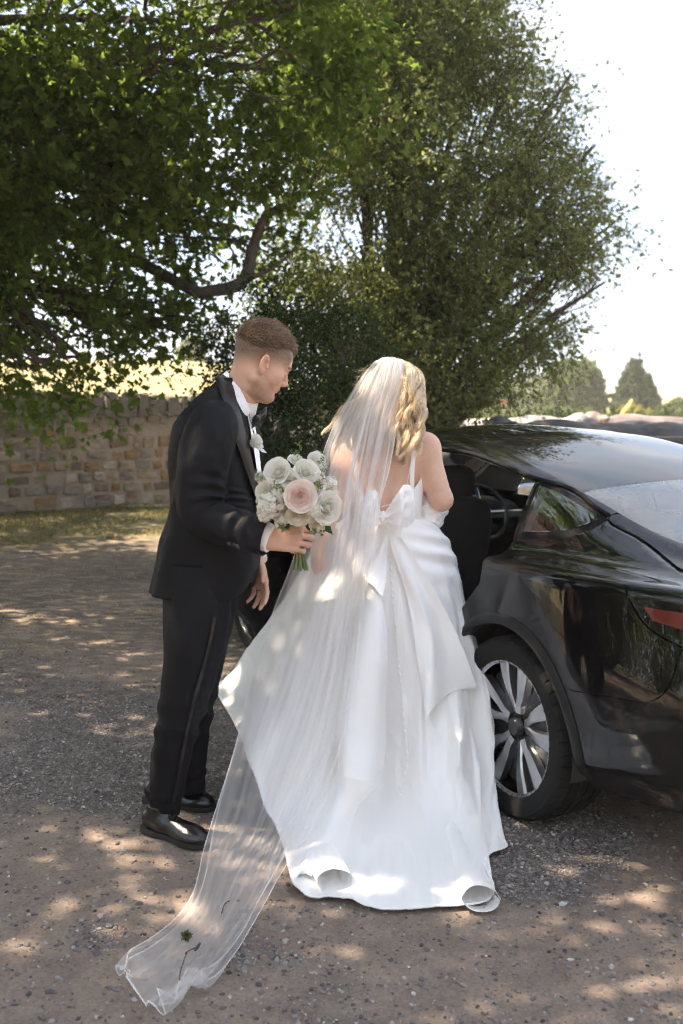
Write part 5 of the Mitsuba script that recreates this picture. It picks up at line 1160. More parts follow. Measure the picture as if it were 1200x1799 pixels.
r = np.random.default_rng(17); LK = []; SHELLS = []
def scalp(az, el, k=1.0):
    """A point on the skull: az 0 = back, positive to the right of the head."""
    d = np.array([math.sin(az) * math.cos(el), -math.cos(az) * math.cos(el), math.sin(el)]); return hl_(*(d * [.088, .108, .105] * k + [0, -.015, .03]))
right = [[(722, 735), (728, 770), (712, 805)], [(730, 720), (736, 752), (722, 790)], [(712, 745), (716, 785), (704, 812)], [(704, 740), (700, 775), (694, 800)], [(727, 690), (737, 730), (730, 765)], [(716, 710), (722, 755), (700, 790)], [(708, 760), (706, 790), (698, 808)], [(734, 700), (738, 738), (726, 778)], [(698, 730), (694, 765), (700, 795)]]
for i, p3 in enumerate(right * 3):
    az = r.uniform(.25, 1.7); el = r.uniform(.1, 1.1); s0 = scalp(az, el, 1.0); m0 = scalp(az, max(el - .6, -.3), 1.13)
    j = [at(x + r.normal(0, 4), y + r.normal(0, 5), 3.80 + .05 * k_ * 0 + r.uniform(-.03, .08)) for k_, (x, y) in enumerate(p3)]
    LK.append(lock([s0, m0, *j], .0105, 90, .0165, r.uniform(2.0, 2.8), r))
for i in range(26):                                               # under the veil
    az = r.uniform(-1.3, .5); el = r.uniform(0, 1.1); s0 = scalp(az, el); m0 = scalp(az, max(el - .6, -.3), 1.12); x = 655 + r.uniform(-38, 45)
    LK.append(lock([s0, m0, at(x, 750, 3.86), at(x - 4, 790, 3.80)], .013, 60, .010, 2.3, r))
for i, p3 in enumerate([[(612, 715), (590, 730), (586, 745), (572, 760)], [(615, 725), (596, 742), (582, 752), (568, 764)], [(620, 705), (604, 718), (596, 732), (584, 742)], [(610, 735), (595, 752), (588, 772), (596, 790)]]):
    s0 = scalp(-1.4, .2 - .15 * i, 1.0); LK.append(lock([s0, scalp(-1.6, -.1, 1.2), *[at(x, y, 3.98 - .02 * k_) for k_, (x, y) in enumerate(p3)]], .0075, 44, .009, 2.0, r))
for i in range(46):                                               # a smooth cap of hair on the crown
    az0 = -1.9 + 3.8 * i / 45; P = np.array([[scalp(az0 * (1 - .5 * e_) + r.normal(0, .05), 1.45 - 1.7 * e_, 1.02 + .03 * r.random()) for e_ in np.linspace(0, 1, 34)] for _ in range(60)]); LK.append(P + r.normal(0, .0012, P.shape[:1] + (1, 3)))
fly = []
for i in range(60):                                               # stray hairs in the wind
    sd = r.random() < .75; s0 = scalp(-1.5 if sd else 1.3, r.uniform(-.4, .8), 1.1); x, y = (s0 * 0 + 0)[:2]; px_, py_ = pix(s0)
    e_ = [(px_ - r.uniform(6, 22), py_ + r.uniform(-10, 12)), (px_ - r.uniform(20, 46), py_ + r.uniform(-14, 24))] if sd else [(px_ + r.uniform(2, 7), py_ + r.uniform(5, 20)), (px_ + r.uniform(2, 10), py_ + r.uniform(20, 50))]
    fly.append(spl(np.array([s0, at(*e_[0], s0[1] - .02), at(*e_[1], s0[1] - .03 + r.normal(0, .02))]), 34))
LK.append(np.array(fly)[:, None].reshape(len(fly), 34, 3))
allp = np.concatenate(LK); nst = [len(l) for l in LK]; lt = np.repeat(r.random(len(LK)), nst)
hc = np.array([.34, .23, .13]) + (np.array([.86, .74, .55]) - np.array([.34, .23, .13])) * np.clip(.18 + .55 * lt + .40 * r.random(len(allp)), 0, 1)[:, None]
hm, hcol = ribbons(allp, np.r_[np.full(len(allp) - len(fly), .00075), np.full(len(fly), .0004)], hc)
scene[bride + '__hair'] = mikit.ply(hm, 'bride_hair_mat', True, color=hcol)
labels[bride + '__hair'] = {'label': 'wavy blonde hair worn loose'}
cap_ = np.array([[scalp(az, el, .985) for az in np.linspace(-1.9, 1.9, 40)] for el in np.linspace(1.5, -.35, 24)]); mat('hair_under', (.26, .18, .105), .6)
obj('scalp_hair', grid_mesh(cap_), 'hair_under', bride + '__hair', smooth=True)
# ------------------------------------------------------------------ the groom
groom = thing('person', 'man in a black dinner suit with a bow tie, holding a bouquet and looking down', 'person')
r = np.random.default_rng(41)
YG = 3.42
tf = nm(np.array([.985, -.17, 0])); tr = np.array([-.17, -.985, 0])                      # torso: forward, right (towards the camera)
tau = math.radians(29); hy = math.radians(20); h0 = np.array([math.cos(hy), math.sin(hy), 0]); Z = np.array([0, 0, 1.0])
hF, hU, hR = h0 * math.cos(tau) - Z * math.sin(tau), h0 * math.sin(tau) + Z * math.cos(tau), np.array([math.sin(hy), -math.cos(hy), 0]); HM = np.stack([hR, hF, hU], 1); HS = 1.0
HO = at(463.5, 641, 3.34) - HS * (.079 * hR - .004 * hF - .022 * hU)
def hd(a, b, c): return HO + HS * (a * hR + b * hF + c * hU)
def hloc(p): return (p - HO) @ HM / HS
gp = dict(neck=at(419, 700, 3.44), shC=at(401, 732, YG), chest=at(386, 790, YG), waist=at(372, 905, YG), hip=at(352, 1010, YG), shR=at(378, 748, 3.25), elR=at(353, 893, 3.20), wrR=at(474, 946, 3.11),
          shL=at(416, 745, 3.60), elL=at(412, 890, 3.68), wrL=at(449, 985, 3.54), aR=at(288, 1425, 3.395), kR=at(317, 1240, 3.32), hR_=at(345, 1060, 3.34), aL=at(334, 1385, 3.60), kL=at(340, 1235, 3.54), hL_=at(360, 1060, 3.51))
def g_body(p):
    q = blend([ell_sdf(p, gp['chest'], (.11, .15, .20)), ell_sdf(p, gp['waist'], (.105, .135, .17)), ell_sdf(p, gp['hip'], (.115, .15, .15))], .08)
    q = smin(q, cone_sdf(p, gp['shR'] + [0, .02, -.01], gp['shL'], .045, .05), .05)
    q = smin(q, cone_sdf(p, gp['chest'] + [0, 0, .08], gp['neck'], .07, .062), .04); q = smin(q, cone_sdf(p, gp['neck'], hd(0, -.03, -.06), .060, .056), .02)
    for a, b, c in (('shR', 'elR', 'wrR'), ('shL', 'elL', 'wrL')):
        q = smin(q, cone_sdf(p, gp[a], gp[b], .046, .040), .03); q = smin(q, cone_sdf(p, gp[b], gp[c], .040, .030), .015)
    for h, k, a in (('hR_', 'kR', 'aR'), ('hL_', 'kL', 'aL')):
        q = smin(q, cone_sdf(p, gp[h], gp[k], .070, .046), .03); q = smin(q, cone_sdf(p, gp[k], gp[a] + [0, 0, .02], .045, .034), .02)
    return q
def g_head(p):
    l = hloc(p); E = lambda c, s: ell_sdf(l, c, s)
    q = blend([E((0, -.014, .036), (.0745, .096, .086)), E((0, .030, -.035), (.060, .062, .080)), E((0, .052, .035), (.058, .042, .045))], .03)
    for s in (-1, 1):
        q = smin(q, cone_sdf(l, (s * .052, -.004, -.070), (s * .012, .070, -.099), .021, .017), .028); q = smin(q, E((s * .043, .058, -.026), (.020, .024, .024)), .025)
    q = smin(q, E((0, .081, -.095), (.021, .018, .017)), .018); q = smin(q, cone_sdf(l, (-.036, .084, .016), (.036, .084, .016), .012, .012), .016)
    for s in (-1, 1):
        q = smax(q, -E((s * .031, .098, -.004), (.017, .014, .010)), .010); q = smin(q, E((s * .031, .0815, -.005), (.0135, .0115, .0105)), .004)
    nose = blend([cone_sdf(l, (0, .090, .012), (0, .1085, -.024), .0075, .0085), E((0, .1105, -.030), (.0095, .0095, .0085)), E((.0105, .101, -.0345), (.0075, .0105, .0075)), E((-.0105, .101, -.0345), (.0075, .0105, .0075))], .008); q = smin(q, nose, .012)
    q = smin(q, E((0, .088, -.056), (.024, .012, .016)), .010); q = smin(q, E((0, .0930, -.0595), (.017, .0090, .0052)), .006); q = smin(q, E((0, .0912, -.0695), (.015, .0095, .0062)), .006); q = smax(q, -E((0, .1050, -.0645), (.017, .006, .0012)), .004)
    q = smax(q, -E((0, .102, -.0815), (.014, .009, .005)), .012)
    for s in (-1, 1):
        R = np.array([[math.cos(.35), -s * math.sin(.35), 0], [s * math.sin(.35), math.cos(.35), 0], [0, 0, 1]]); c = np.array((s * .0815, -.004, -.018))
        t = .18; Rt = np.array([[1, 0, 0], [0, math.cos(t), math.sin(t)], [0, -math.sin(t), math.cos(t)]]); RR = R @ Rt.T
        ear = ell_sdf(l, c, (.0085, .0185, .033), RR); ear = smax(ear, -ell_sdf(l, c + [s * .0062, .003, .003], (.0085, .0120, .0225), RR), .003)
        ear = smin(ear, ell_sdf(l, c + [s * .001, .012, -.006], (.006, .005, .008), RR), .004); ear = smin(ear, ell_sdf(l, c + [-s * .001, .006, -.030], (.006, .0085, .009), RR), .005); q = smin(q, ear, .006)
    q = smin(q, cone_sdf(l, (0, -.035, -.03), (gp['neck'] - HO) @ HM / HS, .050, .056), .030)
    return smin(q, E((0, .018, -.102), (.03, .05, .02)), .03) * HS
gb = snet(g_body, (-1.1, 2.95, -.02), (.0, 3.95, 1.56), .013)
gh = snet(g_head, HO - [.17, .17, .22], HO + [.19, .19, .20], .0033)
pr = hand_prims(gp['wrR'], [.965, -.24, .03], [-.24, -.92, .28], 1, [(.98, 1.72, .9), (1.0, 1.75, .9), (1.03, 1.75, .9), (1.08, 1.72, .9)], 1.04, thumb=((.020, .026, -.012), (.055, .046, -.026), (.088, .043, -.040), (.112, .030, -.050)), spread=(.02, 0, -.02, -.05))
pl = hand_prims(gp['wrL'], [.26, -.42, -.87], [.72, .62, -.05], -1, [(.15, .30, .2), (.20, .32, .2), (.26, .36, .2), (.34, .40, .2)], 1.0, spread=(.05, .01, -.05, -.16))
hands = []
for (pa, fi), wr, el in ((pr, 'wrR', 'elR'), (pl, 'wrL', 'elL')):
    pa = pa + [(gp[wr] + (gp[el] - gp[wr]) * .3, gp[wr], .033, .025)]
    hands.append(snet(hand_field(pa, fi), *bounds(pa + [c for s in fi for c in s]), .0031))
gbody = unite([taubin(gb, 5), taubin(gh, 4)] + [taubin(h_, 4) for h_ in hands])
V = np.asarray(gbody.vertices); l = hloc(V); nz_ = meshkit.fbm(V * 26, 3, 2)[:, None]; fz = meshkit.noise(V * 330, 5)[:, None]
sk = np.array([.50, .295, .205]) * (1 - nz_) + np.array([.62, .385, .28]) * nz_
onh = (np.linalg.norm(l, axis=1) < .19)[:, None]
def bl(c, w): 
    global sk
    w = np.clip(w, 0, 1).reshape(-1, 1) * onh; sk = sk * (1 - w) + np.array(c) * w
sst = lambda a, b, x: (lambda t: t * t * (3 - 2 * t))(np.clip((x - a) / (b - a), 0, 1))
bl((.62, .30, .20), .5 * sst(.074, .086, np.abs(l[:, 0])) * (np.abs(l[:, 1]) < .04) * (l[:, 2] > -.06))
jaw = sst(.004, -.014, l[:, 2] + .030 + .40 * l[:, 1]) * sst(-.012, .008, l[:, 1]) * sst(-.135, -.118, l[:, 2])
mous = np.exp(-((l[:, 2] + .050) / .008) ** 2) * sst(.07, .09, l[:, 1]); bl((.20, .125, .085), (jaw * .50 + mous * .38) * (.55 + .6 * fz[:, 0]))
bl((.50, .20, .16), .7 * ((((l[:, 0]) / .018) ** 2 + ((l[:, 2] + .0645) / .0095) ** 2 < 1) & (l[:, 1] > .092)))
fade = sst(-.040, .030, l[:, 2] - .42 * np.clip(l[:, 1], -.12, .055)) * sst(.088, .076, l[:, 1] - .55 * np.clip(l[:, 2] - .06, 0, .1) - .28 * np.clip(.05 - np.abs(l[:, 0]), 0, .1)) * (np.abs(l[:, 0]) < .0815) * (np.abs(l[:, 0]) < .0815)
bl((.115, .072, .048), fade * (.75 + .35 * fz[:, 0])); 
bl((.14, .085, .055), .9 * (np.abs(l[:, 2] - .016 - .1 * (np.abs(l[:, 0]) - .03) * 1.2) < .0042) * (np.abs(np.abs(l[:, 0]) - .032) < .020) * (l[:, 1] > .06))
bl((.10, .06, .045), .8 * (np.abs(l[:, 2] + .0105) < .0016) * (np.abs(np.abs(l[:, 0]) - .031) < .0125) * (l[:, 1] > .075))
scene['groom_skin'] = {'type': 'twosided', 'bsdf': {'type': 'bumpmap', 'arbitrary': proc(lambda p, n, uv: noise(p.x * 700, p.y * 700, p.z * 700) + .6 * fbm(p.x * 110, p.y * 110, p.z * 110)), 'scale': .0003, 'bsdf': {'type': 'principled', 'base_color': VCOL, 'roughness': .5, 'specular': .4, 'sheen': .15}}}
scene[groom + '__body'] = mikit.ply(gbody, 'groom_skin', True, color=np.clip(sk, 0, 1))
# hair
scene['groom_hair_mat'] = {'type': 'twosided', 'bsdf': {'type': 'principled', 'base_color': VCOL, 'roughness': .42, 'specular': .4}}
n = 9500; az = r.uniform(-math.pi, math.pi, n); el = np.arcsin(np.clip(1 - r.random(n) ** .9 * 1.15, -.15, 1)); d = np.stack([np.sin(az) * np.cos(el), -np.cos(az) * np.cos(el), np.sin(el)], 1)
root = d * [.0745, .096, .086] * .985 + [0, -.014, .036]; front = root[:, 1]
low = .030 + .45 * np.clip(front, -.12, .10); keep = (root[:, 2] > low) & ~((front > .070) & (root[:, 2] < .072)); root, d, front = root[keep], d[keep], front[keep]; n = len(root)
topw = sst(.010, .060, root[:, 2] - .45 * np.clip(front, -.12, .10) - .03); L_ = (.005 + .034 * topw + .012 * sst(.02, .08, front)) * r.uniform(.8, 1.2, n)
cl0 = meshkit.noise(root * 55, 9) - .5
f0 = np.array([0, 1.0, .18]) + np.stack([.18 * cl0, 0 * cl0, 0 * cl0], 1); f0 = nm(f0 - np.sum(f0 * d, 1, keepdims=True) * d)
dirs = nm(.34 * d + (.45 + .55 * topw)[:, None] * f0 - (1 - topw)[:, None] * [0, 0, .35] + r.normal(0, .13, (n, 3)))
t = np.linspace(0, 1, 7)
cl = meshkit.noise(root * 90, 3)[:, None] - .5
P = root[:, None] + dirs[:, None] * (L_[:, None] * t)[..., None]; P += (t ** 2)[None, :, None] * (np.stack([.004 * cl[:, 0], .006 + 0 * cl[:, 0], -.010 * sst(.03, .08, front) - .003 * cl[:, 0]], 1) * (L_ / .03)[:, None])[:, None]
W = HO + HS * (P @ HM.T)
hc = np.array([.085, .052, .034]) + (np.array([.36, .25, .17]) - np.array([.085, .052, .034])) * np.clip(.5 * r.random(n) + .5 * (cl[:, 0] + .5) - .05, 0, 1)[:, None] * (.55 + .45 * topw)[:, None]
hm, hcol = ribbons(W, np.full(n, .00075), hc); scene[groom + '__hair'] = mikit.ply(hm, 'groom_hair_mat', True, color=hcol); labels[groom + '__hair'] = {'label': 'short brown hair faded at the sides'}
# cloth ----------------------------------------------------------------------------------------------------
def wool(p, n, uv): return mix((.0045, .0047, .0062), (.0095, .0098, .0125), .5 * noise(p.x * 500, p.y * 500, p.z * 500) + .5 * fbm(p.x * 9, p.y * 9, p.z * 9))
bumped('suit_wool', proc(wool), lambda p, n, uv: noise(p.x * 800, p.y * 800, p.z * 800) + .4 * noise(p.x * 260, p.y * 260, p.z * 1000), .00035, .62, specular=.16, sheen=.03)
mat('suit_satin', (.009, .009, .011), .36, specular=.45); mat('shirt_cotton', (.80, .80, .83), .7, sheen=.2); mat('button_black', (.015, .015, .017), .3)
def sup(a, e): return np.sign(a) * np.abs(a) ** (2 / e)
NA = 120; A = np.arange(NA) * 2 * math.pi / NA                                           # 0 = forward, 90 degrees = right (towards the camera)
def zpx(y, x=380, Y=YG): return at(x, y, Y)[2]
prof = [  # y, back x, front x, half width, exponent
    (664, 386, 417, .055, 2), (680, 370, 422, .080, 2), (697, 350, 429, .124, 2.1), (713, 336, 434, .160, 2.2), (732, 321, 438, .184, 2.3), (760, 311, 442, .194, 2.4), (800, 307, 447, .190, 2.4), (850, 305, 451, .176, 2.4), (900, 300, 455, .166, 2.4), (950, 286, 456, .166, 2.4), (1000, 274, 451, .168, 2.4), (1030, 268, 444, .170, 2.4), (1044, 266, 438, .170, 2.4)]
prof = np.array(prof); ys = np.linspace(664, 1036, 110); pf = PchipInterpolator(prof[:, 0], prof[:, 1:])(ys); RG = []
for y, (xb, xf, hw, e) in zip(ys, pf):
    c0, c1 = at(xb, y, YG), at(xf, y, YG); ce = (c0 + c1) / 2; hd_ = (c1[0] - c0[0]) / 2 / .985
    if y > 890: ce = ce - tf * .0
    ring = ce + np.outer(sup(np.cos(A), e) * hd_, tf) + np.outer(sup(np.sin(A), e) * hw, tr); RG.append(ring)
RG = np.array(RG); su = np.linspace(0, 1, 110)[:, None] + 0 * A[None]; AA = A[None] + 0 * su
# the hem: lower at the front quarters, rounded away at the front edge
gap = np.abs(((AA + math.pi) % (2 * math.pi)) - math.pi)                                  # angle from straight ahead
drop = np.clip((su - .70) / .3, 0, 1) ** 1.5
RG[..., 2] += drop * (.03 * np.exp(-(gap / .35) ** 2) - .012 * np.exp(-((gap - 1.3) / .8) ** 2))
Nj = gnorm_closed(RG); Nj *= np.sign(np.mean(np.sum(Nj * (RG - RG.mean(1, keepdims=True)), -1)))
w1 = meshkit.fbm(np.stack([np.cos(AA) * 1.6 + su * 2, su * 7 + np.sin(AA) * 2.2, np.sin(AA) * 1.6], -1), 3, 12) - .5
crease = .010 * np.exp(-((su - .56) / .05) ** 2) * np.sin(su * 190 + AA * 5) * np.exp(-((gap - 1.2) / .7) ** 2)
pleat = .010 * np.exp(-((gap - 2.2) / .22) ** 2) * np.clip(su * 2 - .8, 0, 1) - .008 * np.exp(-((gap - 2.55) / .12) ** 2) * np.clip(su * 2.2 - 1.1, 0, 1)
RG += Nj * (.020 * w1 * np.clip(su * 3, .15, 1) + crease + pleat)[..., None]
RGi = RG[-1][None] * [1, 1, 1] - Nj[-1][None] * .006; top_i = RG[-20][None] - Nj[-20][None] * .010
jk = obj('jacket', grid_mesh(np.concatenate([RG, RGi, top_i]), close_v=True), 'suit_wool', groom, smooth=True)
labels[jk] = {'label': 'black dinner jacket'}
def sleeve(pts, rad, name, seed, m=90):
    c = spl(np.array(pts), m); s = np.linspace(0, 1, m); t, a, b = frames(c, tuple(tf)); R_ = PchipInterpolator(np.linspace(0, 1, len(rad)), rad)(s); th = np.arange(72) * 2 * math.pi / 72
    S_, TH = np.meshgrid(s, th, indexing='ij'); q = meshkit.fbm(np.stack([np.cos(TH) * 1.2 + S_ * 3, S_ * 9 + np.sin(TH) * 1.5, np.sin(TH) * 1.2 + seed], -1), 3, seed) - .5
    fold = .0085 * np.exp(-((S_ - .53) / .12) ** 2) * np.sin(S_ * 78 + 1.6 * np.sin(TH + .6) * 3) * (.35 + .65 * np.cos(TH)) + .006 * np.exp(-((S_ - .86) / .1) ** 2) * np.sin(S_ * 70 + 2 * np.sin(TH))
    rr = R_[:, None] * (1 + .24 * q * np.clip(S_ * 4, 0, 1)) + fold; P = c[:, None] + rr[..., None] * (np.cos(TH)[..., None] * a[:, None] + np.sin(TH)[..., None] * b[:, None])
    inn = c[-1] + (P[-1] - c[-1]) * .90; inn2 = c[-12] + (P[-12] - c[-12]) * .86; cap0 = np.broadcast_to(c[0], P[0].shape)
    return obj(name, grid_mesh(np.concatenate([cap0[None], P, inn[None], inn2[None]]), close_v=True), 'suit_wool', jk, smooth=True), P
_, PS = sleeve([at(388, 728, 3.31), at(374, 752, 3.245), at(360, 800, 3.215), at(352, 860, 3.20), at(362, 905, 3.185), at(400, 925, 3.16), at(440, 936, 3.13), at(470, 944, 3.11)], (.045, .084, .088, .083, .080, .076, .068, .062, .060), 'sleeve', 3)
_, PL_ = sleeve([at(412, 735, 3.55), at(420, 770, 3.60), at(418, 830, 3.66), at(414, 890, 3.68), at(428, 945, 3.63), at(444, 985, 3.57)], (.05, .085, .080, .070, .062, .058), 'sleeve', 8)
JV = np.vstack([RG.reshape(-1, 3)]); JT = cKDTree(pix(JV))
def on_jacket(px, py, gap=.006, rad=7, fb=3.3):
    i = JT.query_ball_point((px, py), rad)
    return at(px, py, JV[i, 1].min() - gap) if i else at(px, py, fb)
inner = np.array([(392, 658), (409, 677), (419, 703), (429, 738), (443, 795), (456, 850), (465, 893)], float); outer = np.array([(378, 668), (388, 692), (399, 724), (413, 770), (433, 828), (449, 872), (463, 900)], float)
ctrl = []
for (xi, yi), (xo, yo) in zip(inner, outer):
    ctrl.append([on_jacket(xo, yo, .004), on_jacket((xi + xo) / 2, (yi + yo) / 2, .012), on_jacket(xi - 3, yi, .008)])
ctrl = np.array(ctrl); ctrl[:2, 2] = [at(392, 658, 3.40), at(409, 677, 3.355)]; ctrl[0, :2] = [at(378, 668, 3.375), at(384, 661, 3.375)]
P, uv = sheet(ctrl, 50, 12); obj('lapel', grid_mesh(P), 'suit_satin', jk, smooth=True)
cb = [at(378, 668, 3.375), at(372, 672, 3.44), at(374, 670, 3.50), at(392, 664, 3.54)]; cb2 = [at(392, 658, 3.40), at(388, 656, 3.44), at(390, 655, 3.49), at(402, 654, 3.52)]
P, uv = sheet(np.array([[a_, (a_ + b_) / 2 + [0, 0, .006], b_] for a_, b_ in zip(cb, cb2)]), 24, 8); obj('collar', grid_mesh(P), 'suit_satin', jk, smooth=True)
P, uv = sheet(np.array([[at(461, 900, 3.30), at(467, 898, 3.40)], [at(462, 960, 3.30), at(467, 960, 3.42)], [at(452, 1030, 3.31), at(460, 1030, 3.45)]]), 20, 8); 
for x, y in ((402, 954), (410, 957), (418, 960)):
    i = np.argmin(np.linalg.norm(pix(PS.reshape(-1, 3)) - (x, y), axis=1) + 40 * (PS.reshape(-1, 3)[:, 1] - 3.0)); m = trimesh.creation.icosphere(2, .0075); m.vertices[:, 1] *= .5; m.apply_translation(PS.reshape(-1, 3)[i] - [0, .003, 0]); obj('cuff_button', m, 'button_black', jk, smooth=True)
# shirt: collar, front, cuffs; bow tie
a = np.linspace(0, 2 * math.pi, 61)[:-1]; nk = gp['neck']; axn = nm(hd(0, -.03, -.05) - nk); cr = nm(tr - (tr @ axn) * axn); cf = np.cross(axn, cr) * -1; cf = cf * np.sign(cf @ tf)
band = []
for hgt, k in ((-.055, 1.10), (-.02, 1.04), (.012, 1.0), (.036, .985), (.036, .96), (.0, .95)):
    fr = np.cos(a); band.append(nk + axn * (hgt - .018 * fr - .006)[:, None] + k * (.0665 * np.cos(a)[:, None] * cf + .0655 * np.sin(a)[:, None] * cr) + (cf * .004))
sh = groom + '__shirt'
obj('shirt', grid_mesh(np.array(band), close_v=True), 'shirt_cotton', groom, smooth=60)
fc = nk + cf * .074 - axn * .012
lowE = [at(392, 664, 3.56), at(386, 664, 3.47), at(394, 676, 3.375), at(407, 699, 3.335), at(420, 727, 3.34), at(432, 738, 3.40)]; upE = [at(405, 650, 3.54), at(399, 652, 3.47), at(409, 663, 3.392), at(424, 687, 3.368), at(436, 711, 3.368), at(441, 719, 3.42)]
obj('collar_leaf', grid_mesh(sheet(np.array([[b_, (a_ + b_) / 2 + (nm((a_ + b_) / 2 - nk) * [1, 1, 0]) * .004, a_] for a_, b_ in zip(upE, lowE)]), 40, 8)[0]), 'shirt_cotton', sh, smooth=True)
obj('shirt_front', grid_mesh(sheet(np.array([[at(432, 716, 3.38), at(440, 720, 3.50)], [at(446, 790, 3.37), at(455, 790, 3.52)], [at(456, 860, 3.36), at(463, 870, 3.52)], [at(462, 905, 3.36), at(468, 910, 3.52)]]), 24, 8)[0]), 'shirt_cotton', sh, smooth=True)
def cuff(w, e, r0, r1, name):
    d_ = nm(gp[w] - gp[e]); return obj(name, grid_mesh(np.array([[q for q in tube([gp[w] - d_ * .045, gp[w] - d_ * .0, gp[w] + d_ * .006, gp[w] + d_ * .006], [r0, r1, r1, r1 * .9], 36, cap=False).vertices.reshape(4, 36, 3)[i]] for i in range(4)]), close_v=True), 'shirt_cotton', sh, smooth=50)
cuff('wrR', 'elR', .050, .045, 'cuff'); cuff('wrL', 'elL', .048, .043, 'cuff')
bt = groom + '__bow_tie'; bc = fc + cf * .016 - axn * .022
kn = trimesh.creation.icosphere(3); kn.vertices = bc + kn.vertices @ np.stack([cr * .011, cf * .009, axn * .013]); obj('bow_tie', kn, 'suit_satin', groom, smooth=True)
for s in (-1, 1):
    P = np.array([[bc + cr * s * (.006 + .048 * t_) + axn * (h_ * (.008 + .020 * t_ ** .8)) + cf * (.010 * (1 - t_) * 0 + dpt_ * (.004 + .010 * math.sin(t_ * 3.14))) for h_, dpt_ in zip(np.cos(a[::3]), np.sin(a[::3]))] for t_ in np.linspace(0, 1, 12)]); obj('wing', capped(P), 'suit_satin', bt, smooth=40)
# trousers, shoes
def leg(cs, rad, seed, ex, m=80):
    c = spl(np.array(cs), m); s = np.linspace(0, 1, m); R_ = PchipInterpolator(np.linspace(0, 1, len(rad)), np.array(rad))(s); th = A[::2]
    S_, TH = np.meshgrid(s, th, indexing='ij'); q = meshkit.fbm(np.stack([np.cos(TH) * 1.1 + S_ * 2, S_ * 6 + np.sin(TH), np.sin(TH) * 1.1 + seed], -1), 3, seed) - .5
    fold = .006 * np.exp(-((S_ - .62) / .12) ** 2) * np.sin(S_ * 60 + 2.5 * np.sin(TH)) + .0035 * np.exp(-((S_ - .93) / .07) ** 2) * np.sin(S_ * 110 + 2 * np.sin(TH + 1)) + .004 * np.exp(-((TH - 0) / .12) ** 2) + .004 * np.exp(-((TH - 2 * math.pi) / .12) ** 2)
    rr = R_[:, :1] * 0 + 1; P = c[:, None] + ((R_[:, 0, None] * (1 + .16 * q) + fold) * np.cos(TH))[..., None] * ex[0] + ((R_[:, 1, None] * (1 + .16 * q) + fold * .6) * np.sin(TH))[..., None] * ex[1]
    inn = c[-1] + (P[-1] - c[-1]) * .95 + [0, 0, .001]; inn2 = c[-8] + (P[-8] - c[-8]) * .9
    return np.concatenate([np.broadcast_to(c[0], P[0].shape)[None], P, inn[None], inn2[None]])
f1 = nm(np.array([.86, -.5, 0])); f2 = nm(np.array([.97, -.24, 0])); rt = lambda f: np.array([f[1], -f[0], 0])
LR = leg([at(346, 985, 3.36), at(347, 1060, 3.335), at(340, 1150, 3.32), at(321, 1240, 3.32), at(303, 1320, 3.35), at(289, 1428, 3.395)], [(.118, .108), (.114, .108), (.094, .092), (.078, .076), (.066, .066), (.056, .055)], 3, (f2, rt(f2)))
LL = leg([at(362, 985, 3.50), at(360, 1060, 3.51), at(350, 1150, 3.52), at(340, 1235, 3.54), at(335, 1300, 3.57), at(334, 1388, 3.60)], [(.118, .110), (.114, .108), (.094, .092), (.078, .076), (.064, .066), (.055, .055)], 7, (f2, rt(f2)))
tro = obj('trousers', cat([grid_mesh(LR, close_v=True), grid_mesh(LL, close_v=True)]), 'suit_wool', groom, smooth=True)
TV = LR.reshape(-1, 3); TT = cKDTree(pix(TV))
def on_leg(px, py, gap=.002):
    i = TT.query_ball_point((px, py), 8); return at(px, py, TV[i, 1].min() - gap) if i else None
sl, sr_ = [], []
for (x, y) in spl(np.array([(388, 1085), (372, 1160), (350, 1240), (333, 1320), (316, 1408)], float), 30):
    p_ = on_leg(x - 8, y); q_ = on_leg(x - 14, y)
    if p_ is not None and q_ is not None: sl.append(p_); sr_.append(q_)
if len(sl) > 3: obj('side_stripe', grid_mesh(np.stack([sl, sr_], 1)), 'suit_satin', tro, smooth=True)
scene['shoe_leather'] = {'type': 'roughplastic', 'diffuse_reflectance': rgb((.008, .008, .009)), 'int_ior': 1.6, 'alpha': .10}
mat('shoe_sole', (.018, .017, .016), .6)
